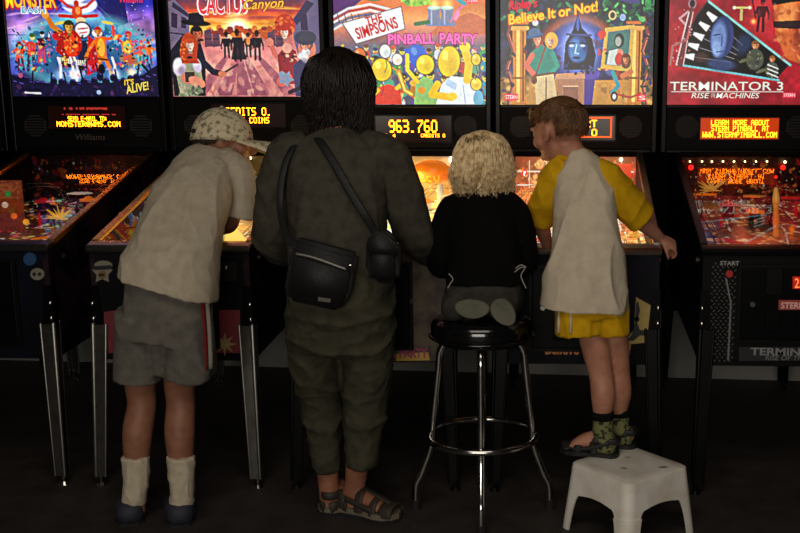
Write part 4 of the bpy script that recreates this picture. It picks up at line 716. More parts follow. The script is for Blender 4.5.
# fifth machine: diamond plate, start button, lit coin slot, plates of lettering
t, mk, fl, *_ = MACH[4]; DIA = mat('dark diamond plate', (44, 44, 46), rough=.35, metal=.9); bm = bm_()
for i in range(5):
    for j in range(30):
        x = -.248+i*.017+(j % 2)*.0085; z = .475+j*.0118; a = .75 if j % 2 else -.75; c_, s_ = math.cos(a), math.sin(a); L = .0065; Wd = .0018
        if x < -.165: bm.faces.new([bm.verts.new((x+u*c_-v*s_, FY+.0008, z+u*s_+v*c_)) for u, v in ((-L, 0), (0, -Wd), (L, 0), (0, Wd))])
mk('diamond_plate_pattern', bm, mat('worn diamond tread', (90, 90, 92), rough=.4, metal=.3)); fpoly(4, 'edge_trim', [(724.5, 275), (730, 303), (727, 360), (729, 361), (731.5, 303), (726, 274)], mat('worn silver edge', (130, 128, 122), rough=.4, metal=.8))
ftext(4, 'START', (720, 261, 739.5, 265.4), mat('printed white', (150, 148, 142), rough=.6), 0, 0, .03); b = fpoly(4, 'start_button', disc(729, 273.5, 5.4), DARKMETAL, FY, .006); fpoly(4, 'button_lens', disc(729, 273.5, 3.6), mat('dim red lens', (120, 26, 22), rough=.3, emit=(120, 20, 16), es=.5), FY-.004, .005, par=b)
b = fpoly(4, 'coin_reject_button', [(792, 276), (804, 276), (804, 288), (792, 288)], mat('lit red button', (160, 20, 14), emit=(150, 16, 8), es=.8), 0, .006); ftext(4, '25', (793.5, 277.5, 802.5, 287), mat('lit orange print', (255, 140, 70), emit=(255, 130, 60), es=1.4), par=b, dy=-.018)
b = fpoly(4, 'name_plate', [(778, 299.5), (806, 299.5), (806, 309), (778, 309)], mat('printed brick red', (140, 56, 50), rough=.5, emit=(120, 40, 36), es=.25), 0, .004); ftext(4, 'STERN', (780, 301.5, 804, 307.5), mat('pale print', (206, 180, 170), emit=(160, 110, 100), es=.3), par=b, fat=.02, dy=-.016)
b = fpoly(4, 'title_plate', [(739, 347), (850, 347), (850, 360), (739, 361)], INK, FY, .002); ftext(4, 'TERMINATOR 3', (750, 348.2, 850, 355), mat('printed silver', (128, 128, 130), rough=.5), 0, 0, .03, par=b, dy=-.004); ftext(4, 'RISE OF THE MACHINES', (765, 355.8, 846, 359.8), mat('printed silver', (128, 128, 130), rough=.5), 0, .15, .0, par=b, dy=-.004)
# ---- particular toys seen through the glass
def toy(k, px, py, h=0):
    """Where the line of sight through (px,py) meets the playfield (raised by h), in the machine's own coordinates."""
    O = MACH[k][0].location; d = ray(px, py); e = EYE-O; s = (.785+h+.125*e.y-e.z)/(d.z-.125*d.y); return e+d*s
def lamp(k, px, py, y, r, m, name='playfield_bulb'):
    t, mk, fl, *_ = MACH[k]; p = fl(px, py, y); bm = bm_(); ell(bm, p, (r, r, r), u=12, v=8); mk(name, smooth_bm(bm, name), m)
for px in (690, 702, 712, 723, 734, 745, 756, 767): lamp(4, px, 161.5, 1.055, .004, WARMLAMP)
lamp(4, 785, 162, 1.05, .006, WARMLAMP); lamp(4, 691, 167.5, 1.04, .011, REDLAMP); lamp(4, 783, 167.5, 1.04, .011, REDLAMP); lamp(4, 776, 177, 1.04, .006, REDLAMP)
for px in (545, 598, 621): lamp(3, px, 159.5, 1.05, .008, WARMLAMP)
lamp(3, 524.5, 173, 1.0, .013, REDLAMP); lamp(3, 560, 160, 1.05, .006, WARMLAMP)
t, mk, fl, *_ = MACH[3]; p = fl(524.5, 173.3, .985); bm = bm_(); text_bm(bm, '?', (p.x-.006, p.z-.009, p.x+.006, p.z+.009), 0, 0, .03)
for v in bm.verts: v.co.y += p.y
mk('lettering', bm, EM('lamp white', (255, 230, 220), 3))
lamp(2, 453, 160, 1.03, .017, HOTLAMP)
for px, py in ((300, 160), (250, 158)): lamp(1, px, py, 1.05, .007, WARMLAMP)
def column(k, px, y0, y1, yd, r, m, name):
    t, mk, fl, *_ = MACH[k]; a, b = fl(px, y1, yd), fl(px, y0, yd); bm = bm_(); n = 5
    loft(bm, [a+(b-a)*(i/n) for i in range(n+1)], [r*q for q in (1.2, .8, 1, .7, 1.1, .6)], n=12, sub=3); mk(name, smooth_bm(bm, name), m)
column(4, 776, 189, 240, .5, .013, PLASTIC['gold'], 'playfield_figure'); column(3, 566, 210, 240, .5, .012, PLASTIC['yellow'], 'playfield_figure'); column(3, 640, 195, 238, .55, .008, PLASTIC['white'], 'playfield_figure')
column(2, 440, 186, 214, .7, .014, PLASTIC['white'], 'playfield_figure'); column(1, 121, 214, 240, .35, .013, PLASTIC['gold'], 'playfield_figure')
t, mk, fl, *_ = MACH[2]; bm = bm_(); p = fl(432, 172, .9); ell(bm, p, (.085, .06, .05)); mk('playfield_dome', smooth_bm(bm, 'playfield_dome'), PLASTIC['orange'])
t, mk, fl, *_ = MACH[1]; bm = bm_(); a, b, c_ = fl(220, 243, .12), fl(242, 243, .12), fl(233, 222, .22); prism(bm, [(a.x, a.z), (b.x, b.z), (c_.x+.006, c_.z), (c_.x-.006, c_.z)], 'y', .17, .19); mk('playfield_sign', bm, mat('glowing yellow sign', (255, 214, 110), emit=(255, 200, 90), es=1.4))
t, mk, fl, *_ = MACH[0]; bm = bm_(); a, b = fl(-6, 234, .5), fl(18, 181, .5); box(bm, a.x, b.x, .5, .53, a.z, b.z); mk('playfield_house', bm, mat('dark red playfield house', (150, 90, 40), emit=(110, 40, 16), es=.5, noise=60, col2=(60, 14, 20), thresh=(.42, .55)))
for px, py, m in ((8, 194, 'green'), (5, 205, 'white'), (14, 216, 'orange'), (26, 222, 'yellow')): lamp(0, px, py, .45, .012, PLASTIC[m], 'playfield_jewel')
for k, cx, cy, cols in ((0, 60, 218, ('yellow', 'orange', 'red')), (4, 712, 190, ('gold', 'white', 'orange'))):   # spiky playfield toys
    t, mk, fl, *_ = MACH[k]; c0 = fl(cx, cy, .55); bm = bm_(); R = random.Random(3)
    for i in range(26): a = R.uniform(0, 6.28); e = R.uniform(-.2, 1.2); d = V((math.cos(a), .4*math.sin(a), math.sin(e)*.8)).normalized(); loft(bm, [c0, c0+d*R.uniform(.03, .07)], [.005, .001], n=5, sub=1)
    mk('playfield_starburst', bm, PLASTIC[cols[0]])
# ------------------------------------------------------------------ people, stools and bags
def skin(name, c, c2): return mat(name, c, rough=.55, noise=22, col2=c2, bump=(120, .06), spec=.4)
SKIN1 = skin('tanned skin', (146, 98, 74), (124, 80, 60)); SKIN2 = skin('warm skin', (160, 108, 80), (138, 86, 64)); SKIN3 = skin('fair skin', (220, 168, 140), (204, 146, 118)); SKIN4 = skin('light tanned skin', (182, 128, 102), (160, 104, 82))
EYEW = mat('eye white', (190, 182, 172), rough=.3); IRIS = mat('dark iris', (50, 34, 24), rough=.15)
def head_frame(c, yaw, pitch=0, roll=0, h=.22):
    """Matrix of a head: x to its own right, y the way it faces, z up; unit = head height."""
    return Matrix.Translation(V(c)) @ Matrix.Rotation(-yaw, 4, 'Z') @ Matrix.Rotation(-pitch, 4, 'X') @ Matrix.Rotation(roll, 4, 'Y') @ Matrix.Scale(h, 4)
def head_blobs(bm, M, child=False):
    def e(c, r, rot=None, u=18, v=12):
        m = M @ Matrix.Translation(V(c)) @ (rot.to_4x4() if rot else Matrix.Identity(4)) @ Matrix.Diagonal((*r, 1)); bmesh.ops.create_uvsphere(bm, u_segments=u, v_segments=v, radius=1, matrix=m)
    def t(pts, r, n=10): s = M.to_scale()[0]; loft(bm, [M @ V(p) for p in pts], [q*s for q in r], n=n, sub=3)
    e((0, -.05, .12), (.36, .43, .385)); e((0, .08, -.16), (.27, .30, .32)); e((0, .24, -.30), (.15, .14, .15)); e((0, .20, -.02), (.30, .2, .3))
    for s in (-1, 1):
        e((s*.17, .25, -.12), (.14, .13, .13)); e((s*.355, -.03, -.03), (.035, .085, .14), Matrix.Rotation(s*.35, 3, 'Z')); e((s*.35, .0, -.12), (.03, .05, .05)); e((s*.15, .36, .085), (.13, .05, .04))
    t([(0, .37, .07), (0, .43, -.04), (0, .455, -.10)], [.035, .045, .055]); e((.045, .41, -.115), (.04, .045, .035)); e((-.045, .41, -.115), (.04, .045, .035))
    e((0, .375, -.215), (.11, .045, .025)); e((0, .372, -.255), (.1, .045, .028)); e((0, .36, -.36), (.09, .07, .07))
def eyes(M, parent):
    for s in (-1, 1):
        bm = bm_(); sc = M.to_scale()[0]; ell(bm, M @ V((s*.15, .345, .01)), (.06*sc,)*3, u=14, v=10); e = put('eye', smooth_bm(bm, 'eye'), EYEW, parent)
        bm = bm_(); ell(bm, M @ V((s*.15, .385, .01)), (.03*sc,)*3, u=12, v=8); put('iris', smooth_bm(bm, 'iris'), IRIS, e)
def hand(bm, wrist, d, back, side, size=.16, curl=.5, spread=.12):
    """Palm and five bent fingers. d: pointing way; back: back of the hand; side=+1 puts the thumb on d x back."""
    d = V(d).normalized(); back = V(back); back = (back-d*back.dot(d)).normalized(); x = d.cross(back)*side; w = V(wrist); s = size
    loft(bm, [w, w+d*s*.12, w+d*s*.32, w+d*s*.5], [s*.15, s*.19, s*.24, s*.23], [s*.11, s*.11, s*.10, s*.085], hint=x, n=14)
    for i, (off, ln) in enumerate(((.165, .42), (.055, .47), (-.055, .44), (-.16, .34))):
        p = w+d*s*.47+x*s*off; dd = (d+x*spread*off*4).normalized(); a = curl*(.55+.12*i); pts = [p]
        for q in (.42, .32, .26):
            dd2 = dd*math.cos(a)-back*math.sin(a); p = p+dd2*ln*s*q; pts.append(p); a += curl*.8
        r = s*(.052 if i < 3 else .044); loft(bm, [w+d*s*.34+x*s*off*.9]+pts, [r*1.05, r*1.05, r, r*.92, r*.78], n=10, sub=3)
    p0 = w+d*s*.14+x*s*.15; q = (d*.72+x*.6-back*.25*curl*2).normalized(); p1 = p0+q*s*.20; p2 = p1+(q+d*.45-back*curl*.5).normalized()*s*.17; p3 = p2+(q*.5+d*.7-back*curl*.7).normalized()*s*.12
    loft(bm, [w+d*s*.06+x*s*.05, p0, p1, p2, p3], [s*.08, s*.075, s*.062, s*.055, s*.045], n=10, sub=3)
def strands(name, roots, m, parent, seg=7, sides=3, world=True):
    """roots: list of (list of points, radius) tapering locks in one mesh."""
    vs = []; fs = []
    for pts, r in roots:
        n = len(pts); base = len(vs)
        for i, p in enumerate(pts):
            T = (pts[min(i+1, n-1)]-pts[max(i-1, 0)]); 
            if T.length < 1e-7: T = V((0, 0, -1))
            T.normalize(); a = T.orthogonal().normalized(); b = T.cross(a); k = r*(1-.85*(i/(n-1))**2)
            for j in range(sides): t = 2*PI*j/sides; vs.append(p+a*(k*math.cos(t))+b*(k*math.sin(t)))
        for i in range(n-1):
            for j in range(sides): q = base+i*sides; fs.append((q+j, q+(j+1) % sides, q+sides+(j+1) % sides, q+sides+j))
    me = bpy.data.meshes.new(name); me.from_pydata(vs, [], fs); smooth(me); return put(name, me, m, parent, world)
def scalp(M, n, ok, rad=(.375, .445, .40), c=(0, -.05, .12)):
    out = []
    while len(out) < n:
        d = V((random.gauss(0, 1), random.gauss(0, 1), random.gauss(0, 1))).normalized()
        if ok(d): out.append((V((d.x*rad[0]+c[0], d.y*rad[1]+c[1], d.z*rad[2]+c[2])), d))
    return out
def cloth(name, c, c2=None, fine=420, rough=.9): return mat(name, c, rough=rough, noise=30, col2=c2, bump=(fine, .25), spec=.1)
def shoe(bm, heel, d, L, w, h, toe=.8):
    """Closed low shoe from heel point on the ground towards d."""
    d = V((d[0], d[1], 0)).normalized(); x = V((-d.y, d.x, 0)); p = V(heel)
    loft(bm, [p+d*L*t+V((0, 0, hh*.5)) for t, hh in ((.06, h), (.2, h), (.45, h*.86), (.7, h*.62), (.9, h*.5))], [w*.42, w*.47, w*.46, w*.52, w*.40], [h*.52, h*.52, h*.44, h*.33, h*.26], hint=x, n=18, expo=2.6)
def sole(bm, heel, d, L, w, th, z0=0):
    d = V((d[0], d[1], 0)).normalized(); x = V((-d.y, d.x, 0)); p = V(heel); outl = []
    prof = [(0, .0), (.02, .28), (.1, .44), (.3, .43), (.5, .42), (.7, .52), (.85, .47), (.96, .26), (1.0, .0)]
    L_ = [p+d*L*t+x*w*q for t, q in prof]; R_ = [p+d*L*t-x*w*q*.94 for t, q in prof[1:-1]][::-1]; ring = L_+R_
    prism(bm, [(q.x, q.y) for q in ring], 'z', p.z+z0, p.z+z0+th); return bm
def foot_skin(bm, ankle, heel, d, L, w, h0=0):
    """Bare foot: ankle joint to heel and toes, lying h0 above the heel point."""
    d = V((d[0], d[1], 0)).normalized(); x = V((-d.y, d.x, 0)); p = V(heel)+V((0, 0, h0)); a = V(ankle)
    loft(bm, [p+d*L*.10+V((0, 0, .028)), p+d*L*.3+V((0, 0, .036)), p+d*L*.55+V((0, 0, .03)), p+d*L*.74+V((0, 0, .018))], [w*.34, w*.38, w*.43, w*.46], [.028, .034, .027, .016], hint=x, n=16)
    loft(bm, [a+V((0, 0, .03)), a, p+d*L*.2+V((0, 0, .035))], [w*.34, w*.36, w*.34], n=14)
    for i in range(5):
        o = (i-2)*w*.17; r = w*(.13 if i == (0 if True else 4) else .085); q = p+d*L*(.72-.02*abs(i-1))+x*o+V((0, 0, .014)); loft(bm, [q, q+d*L*.1, q+d*L*.18+V((0, 0, -.003))], [r, r, r*.85], n=8, sub=2)

# ---- 1. boy in a camouflage cap leaning over the second machine
heelL, heelR = F(132, 525), F(182, 526)
kid = thing('person', 'boy in a pale camouflage cap, grey T-shirt and grey shorts bending over a machine', 'person', V(((heelL.x+heelR.x)/2, 3.47, 0)))
aL, aR = P(135, 499, heelL.y+.02), P(182, 499, heelR.y+.02); kL, kR = P(141, 392, 3.47), P(180, 392, 3.475); hL, hR = P(148, 305, 3.44), P(188, 308, 3.44)
bm = bm_()
for a, k, h in ((aL, kL, hL), (aR, kR, hR)):
    c_ = a.lerp(k, .62)+V((0, -.012, 0)); loft(bm, [h, h.lerp(k, .5), k+V((0, 0, .03)), k-V((0, 0, .04)), c_, a.lerp(k, .25), a, a-V((0, 0, .035))], [.062, .06, .05, .046, .048, .036, .031, .033], n=18)
for a, hl in ((aL, heelL), (aR, heelR)): foot_skin(bm, a, hl, (-.34, 1), .22, .085, .012)
spine = [P(168, 300, 3.44), P(173, 270, 3.46), P(181, 235, 3.53), P(193, 200, 3.63), P(206, 172, 3.74), P(212, 160, 3.79)]
loft(bm, spine, [.098, .11, .112, .12, .10, .05], [.09, .085, .085, .085, .075, .05], n=22)
HM1 = head_frame(P(225, 142, 3.88), math.radians(76), math.radians(8), math.radians(-6), .218); loft(bm, [spine[-1], P(218, 155, 3.83), HM1 @ V((0, -.1, -.15))], [.052, .048, .05], n=16); head_blobs(bm, HM1)
shR, shL = P(236, 172, 3.74), P(199, 178, 3.86)
elR = P(230, 222, 3.76); wrR = P(214, 232, 3.93); elL = P(180, 222, 3.93); wrL = P(192, 234, 4.05)
for a, e, w_, sd in ((shR, elR, wrR, -1), (shL, elL, wrL, 1)):
    loft(bm, [a, a.lerp(e, .5), e, e.lerp(w_, .4), w_], [.042, .037, .031, .03, .021], n=16); hand(bm, w_, (w_-e), (0, -.3, 1), sd, .15, .35)
body = put('body', fuse(bm, .0055, 5), SKIN1, kid); eyes(HM1, kid)
bm = bm_(); loft(bm, [P(168, 293, 3.44), P(170, 275, 3.45), P(176, 248, 3.50), P(184, 220, 3.575), P(194, 197, 3.645), P(205, 174, 3.735), P(212, 160, 3.79), P(215, 155, 3.805)], [.156, .149, .138, .132, .128, .108, .076, .056], [.126, .116, .105, .102, .10, .088, .07, .052], n=40, expo=2.3, cap='flat')
loft(bm, [P(218, 166, 3.775), P(235, 172, 3.745), P(238, 192, 3.74), P(236.5, 214, 3.745)], [.062, .064, .062, .062], [.06, .064, .058, .06], n=24, cap='flat'); loft(bm, [P(210, 168, 3.80), shL, P(186, 202, 3.90), P(181, 216, 3.92)], [.06, .06, .06, .062], n=24, cap='flat')
me = fuse(bm, .0055, 6, .5); f1 = folds(.008, 5.5, 1, (1.5, 1, .7)); f2 = folds(.0025, 16, 2, (1.3, 1, .5)); displace(me, lambda p: (f1(p)+f2(p))*.8); co = verts_np(me); hm = P(168, 292, 3.44); co[:, 2] -= np.clip(1-(co[:, 2]-hm.z)/.3, 0, 1.1)*((co[:, 0]-hm.x)*.17-.012); me.vertices.foreach_set('co', co.ravel()); me.update(); put('shirt', me, cloth('stone grey cotton', (178, 166, 146), (164, 152, 132)), kid)
bm = bm_(); loft(bm, [P(169, 272, 3.452), P(168, 300, 3.445), P(166, 335, 3.455)], [.125, .134, .146], [.092, .104, .112], n=36, cap='flat', expo=2.4)
for k0, xa, xb, xm in ((0, 118, 163, 140), (1, 164, 214, 189)): loft(bm, [P(xm+(3 if k0 == 0 else -3), 312, 3.445), P(xm, 345, 3.455), P(xm, 377-k0*2, 3.465)], [.074, .076, .079], [.10, .095, .095], n=30, cap='flat', expo=2.5)
loft(bm, [P(164, 315, 3.45), P(164, 345, 3.455), P(163.5, 371, 3.46)], [.05, .045, .032], [.09, .085, .07], n=24, cap='flat')
me = fuse(bm, .0055, 4); f1 = folds(.006, 8, 3, (1.6, 1, .35)); displace(me, f1); sh = put('shorts', me, cloth('grey jersey', (104, 99, 91), (88, 84, 77)), kid)
bm = bm_(); pts = [P(200, 296, 3.378), P(203, 335, 3.385), P(204.5, 371, 3.39)]
for dx, nm, m in ((0, 'red_stripe', cloth('dull red trim', (120, 34, 34))), (.011, 'white_stripe', cloth('pale mesh trim', (150, 142, 130)))):
    bm = bm_(); q = [p+V((dx, .018+dx*1.2, 0)) for p in pts]; loft(bm, q, [0.005 if dx == 0 else .008]*3, [.006, .006, .006], hint=(.5, 1, 0), n=10, cap='flat'); put(nm, smooth_bm(bm, nm), m, sh)
SOCKW = cloth('white ribbed sock', (196, 184, 160), (184, 172, 148), 300); NAVY = mat('dark navy shoe', (36, 38, 52), rough=.7, bump=(200, .2))
for a, hl, px in ((aL, heelL, 135.5), (aR, heelR, 181)):
    bm = bm_(); loft(bm, [P(px, 456, hl.y+.02), P(px+.5, 475, hl.y+.02), P(px+(1 if px > 150 else -.5), 495, hl.y+.02), hl+V((-.012, .035, .045)), hl+V((-.034, .1, .04))], [.0455, .042, .038, .040, .036], [.046, .043, .040, .038, .03], n=22, cap='flat'); me = fuse(bm, .005, 3); displace(me, folds(.003, 30, 5, (1, 1, .5))); put('sock', me, SOCKW, kid)
    bm = bm_(); shoe(bm, hl+V((0, -.012, .006)), (-.34, 1), .24, .106, .076); s_ = put('shoe', fuse(bm, .004, 3), NAVY, kid); put('sole', sole(bm_(), hl+V((0, -.018, 0)), (-.34, 1), .25, .102, .014), mat('dark sole', (22, 22, 26), rough=.8), s_)
# cap
bm = bm_(); M = HM1
def caps(M, rad, c, zmin, nu=40, nv=14, th=.012):
    bm = bm_(); rows = []
    for j in range(nv+1):
        ph = PI/2*(1-j/nv)*1.0; row = []
        for i in range(nu):
            t = 2*PI*i/nu; z = math.sin(ph); r = math.cos(ph)**.9; row.append(bm.verts.new(M @ V((c[0]+rad[0]*r*math.cos(t), c[1]+rad[1]*r*math.sin(t), c[2]+rad[2]*z))))
        rows.append(row)
    for j in range(nv):
        for i in range(nu): bm.faces.new((rows[j][i], rows[j+1][i], rows[j+1][(i+1) % nu], rows[j][(i+1) % nu]))
    bm.faces.new(rows[-1][::-1]); bmesh.ops.remove_doubles(bm, verts=bm.verts, dist=1e-5); bmesh.ops.recalc_face_normals(bm, faces=bm.faces); return bm
CAMO = mat('pale camouflage cloth', (206, 192, 160), rough=.9, noise=62, col2=(120, 114, 92), thresh=(.38, .52), bump=(400, .2), spec=.1)
TM = M @ Matrix.Rotation(math.radians(5), 4, 'X')
cap = put('cap', smooth_bm(caps(TM, (.415, .49, .53), (0, -.05, .01), 0), 'cap'), CAMO, kid)
bm = bm_(); rows = []
for j in range(9):
    v_ = j/8
    for i in range(17):
        a = (i/16-.5)*2.1; r = 1+v_*.62*math.cos(a*.72)**.8; x = .41*math.sin(a)*(1+.02*v_); y = -.07+.5*math.cos(a)*1.0+v_*.6*math.cos(a*.75)**.7; z = .035-.03*v_-.20*(math.sin(a)**2)*(.15+v_*.85)
        rows.append([bm.verts.new(TM @ V((x, y, z+dz))) for dz in (.012, -.018)])
for j in range(8):
    for i in range(16):
        q = [rows[j*17+i], rows[(j+1)*17+i], rows[(j+1)*17+i+1], rows[j*17+i+1]]
        bm.faces.new([w[0] for w in q]); bm.faces.new([w[1] for w in q][::-1])
for j in range(8):
    for i in (0, 16):
        a, b = rows[j*17+i], rows[(j+1)*17+i]; bm.faces.new((a[0], a[1], b[1], b[0]))
for i in range(16): a, b = rows[8*17+i], rows[8*17+i+1]; bm.faces.new((a[0], a[1], b[1], b[0]))
bmesh.ops.recalc_face_normals(bm, faces=bm.faces); brim = put('brim', smooth_bm(bm, 'brim'), CAMO, cap)
bm = bm_(); ell(bm, TM @ V((0, -.05, .545)), (.008, .008, .005), u=10, v=6); put('cap_button', bm, CAMO, cap)
for i in range(3):
    bm = bm_(); p = TM @ V((.16+.02*i*0, .84+.05*i, .055-.004*i)); ell(bm, p, (.004, .010, .004), u=8, v=6); put('brim_tab', bm, mat('black cap print', (24, 22, 20), rough=.8), brim)
bm = bm_(); ell(bm, TM @ V((.22, -.46, .14)), (.012, .006, .008), u=8, v=6); put('cap_print', bm, mat('black cap print', (24, 22, 20)), cap)
R0 = []
for p, d in scalp(M, 700, lambda d: d.z < .02 and d.z > -.62 and d.y < .12, (.37, .44, .40)):
    pts = [M @ (p+V((d.x*.02, d.y*.02, -.05*t))) for t in (0, .4, .8, 1.3, 1.8)]; R0.append((pts, .0022))
strands('hair', R0, mat('dark brown hair', (52, 36, 26), rough=.5), kid)

# ---- 2. woman in a dark sweater
WD = (.80, -.36); wh1, wh2 = F(341, 510), F(329, 515)
wom = thing('person', 'woman with long dark hair in a dark sweater and olive trousers seen from behind', 'person', V((-.70, 3.5, 0)))
bm = bm_(); a2, a1 = P(354, 497, wh1.y-.02), P(329.5, 496, wh2.y+.03); k2, k1 = P(364, 395, 3.50), P(322, 395, 3.54); h2, h1 = P(366, 310, 3.46), P(316, 310, 3.47)
for a, k, h in ((a1, k1, h1), (a2, k2, h2)):
    c_ = a.lerp(k, .62)+V((0, -.015, 0)); loft(bm, [h, h.lerp(k, .5), k, c_, a.lerp(k, .25), a, a-V((0, 0, .04))], [.08, .068, .048, .045, .037, .034, .036], n=18)
foot_skin(bm, a2, wh1, WD, .225, .085, .028); foot_skin(bm, a1, wh2+V((0, .0, 0)), (.25, 1), .235, .088, .03)
wsp = [P(341, 310, 3.46), P(340, 270, 3.48), P(338, 230, 3.51), P(337, 190, 3.55), P(337, 155, 3.585), P(337, 135, 3.61)]
loft(bm, wsp, [.145, .13, .125, .135, .12, .06], [.105, .095, .095, .10, .085, .06], n=22)
HM2 = head_frame(P(339, 87, 3.66), math.radians(8), math.radians(16), 0, .228); loft(bm, [wsp[-1], P(338, 118, 3.635), HM2 @ V((0, -.08, -.15))], [.058, .054, .055], n=16); head_blobs(bm, HM2)
s1, s2 = P(287, 160, 3.59), P(386, 160, 3.59); e1, e2 = P(271, 238, 3.60), P(418, 238, 3.63); w1, w2 = P(294, 255, 3.84), P(446, 256, 3.86)
for a, e, w_, sd in ((s1, e1, w1, 1), (s2, e2, w2, -1)):
    loft(bm, [a, a.lerp(e, .5), e, e.lerp(w_, .4), w_], [.05, .043, .037, .036, .024], n=16); hand(bm, w_, (w_-e)+V((0, 0, -.02)), (0, -.2, 1), sd, .165, .6)
put('body', fuse(bm, .006, 5), SKIN2, wom); eyes(HM2, wom)
bm = bm_(); loft(bm, [P(341, 296, 3.46), P(341, 280, 3.465), P(339, 250, 3.49), P(337, 215, 3.525), P(337, 185, 3.555), P(337, 160, 3.585), P(337, 143, 3.61), P(337, 134, 3.62)], [.165, .166, .160, .155, .160, .165, .105, .070], [.135, .132, .125, .122, .12, .105, .085, .068], n=44, cap='flat', expo=2.3)
for q, r in (([P(310, 150, 3.6), P(288, 160, 3.59), P(276, 195, 3.59), P(271, 232, 3.60), P(278, 250, 3.70), P(292, 255, 3.83)], [.066, .075, .066, .06, .05, .042]), ([P(362, 150, 3.6), P(385, 159, 3.59), P(402, 195, 3.60), P(417, 236, 3.63), P(430, 250, 3.74), P(444, 256, 3.85)], [.066, .075, .068, .062, .054, .044])): loft(bm, q, r, n=26, cap='flat')
me = fuse(bm, .0065, 6); f1 = folds(.007, 6, 6, (1.4, 1, .8)); f2 = folds(.002, 18, 7); displace(me, lambda p: f1(p)+f2(p)); put('sweater', me, cloth('dark olive grey knit', (70, 66, 57), (56, 53, 46), 260), wom)
bm = bm_(); loft(bm, [P(341, 272, 3.47), P(341, 300, 3.46), P(341, 325, 3.465), P(341, 345, 3.475)], [.158, .172, .172, .166], [.13, .14, .135, .12], n=40, cap='flat', expo=2.3)
loft(bm, [P(315, 322, 3.475), P(317, 360, 3.50), P(321, 400, 3.535), P(325, 440, 3.55), P(327, 467, 3.555)], [.088, .082, .066, .058, .052], [.11, .10, .082, .07, .062], n=30, cap='flat'); loft(bm, [P(367, 322, 3.465), P(368, 360, 3.475), P(366, 400, 3.495), P(363, 440, 3.485), P(362, 466, 3.48)], [.088, .084, .074, .062, .054], [.11, .10, .085, .074, .066], n=30, cap='flat')
me = fuse(bm, .0065, 5); f1 = folds(.009, 6, 8, (.8, 1, 1.5)); f2 = folds(.003, 14, 9, (1, 1, 1.6)); displace(me, lambda p: f1(p)+f2(p)); put('trousers', me, cloth('dark olive cotton', (68, 65, 52), (54, 52, 42), 300), wom)
SANDAL = mat('dark brown sandal leather', (50, 42, 34), rough=.6, bump=(150, .2)); SOLE = mat('grey brown rubber sole', (112, 100, 86), rough=.8)
def strap_arc(bm, hl, dv, xv, t, hw, ht, wid, L, z0, lean=0):
    """Flat strap over the foot at fraction t of its length."""
    pts = []
    for i in range(9):
        a = PI*i/8; pts.append(hl+dv*(L*t+lean*math.sin(a))+xv*(hw*math.cos(a))+V((0, 0, z0+ht*math.sin(a)**.8)))
    loft(bm, pts, [wid]*9, [.0035]*9, hint=dv, n=10, sub=2)
for hl, d, a in ((wh1, WD, a2), (wh2, (.25, 1), a1)):
    dv = V((d[0], d[1], 0)).normalized(); xv = V((-dv.y, dv.x, 0)); h0 = hl-dv*.012; sn = put('sandal_sole', sole(bm_(), h0, d, .245, .104, .018, .012), SOLE, wom); put('outsole', sole(bm_(), h0-dv*.002, d, .25, .107, .012, 0), mat('black outsole', (16, 15, 14), rough=.9), sn)
    bm = bm_()
    for t, hw, ht, wd in ((.42, .043, .072, .016), (.66, .047, .05, .014), (.86, .044, .036, .026)): strap_arc(bm, hl, dv, xv, t, hw, ht, wd, .235, .024)
    for sg in (-1, 1):
        loft(bm, [hl+dv*.0+xv*sg*.022+V((0, 0, .07)), hl+dv*.05+xv*sg*.04+V((0, 0, .062)), hl+dv*.10+xv*sg*.044+V((0, 0, .05)), hl+dv*.15+xv*sg*.047+V((0, 0, .04))], [.010]*4, [.0035]*4, hint=(0, 0, 1), n=8)
        loft(bm, [hl-dv*.012+xv*sg*.012+V((0, 0, .03)), hl+dv*.0+xv*sg*.03+V((0, 0, .035)), hl+dv*.05+xv*sg*.043+V((0, 0, .035))], [.018]*3, [.004]*3, hint=(0, 0, 1), n=8)
        loft(bm, [hl+dv*.03+xv*sg*.038+V((0, 0, .07)), hl+dv*.035+xv*sg*.043+V((0, 0, .03))], [.014]*2, [.0035]*2, hint=dv, n=8, sub=1)
    loft(bm, [hl+dv*.03+xv*.037+V((0, 0, .074)), hl-dv*.004+xv*.02+V((0, 0, .07)), hl-dv*.012+V((0, 0, .07)), hl-dv*.004-xv*.02+V((0, 0, .07)), hl+dv*.03-xv*.037+V((0, 0, .074))], [.014]*5, [.004]*5, hint=(0, 0, 1), n=8)
    loft(bm, [hl+dv*.10+V((0, 0, .097)), hl+dv*.155+V((0, 0, .078)), hl+dv*.2+V((0, 0, .062))], [.013]*3, [.0035]*3, hint=xv, n=8)
    put('sandal_strap', smooth_bm(bm, 'sandal_strap'), SANDAL, sn)
R0 = []; c0 = HM2 @ V((0, -.05, .12))
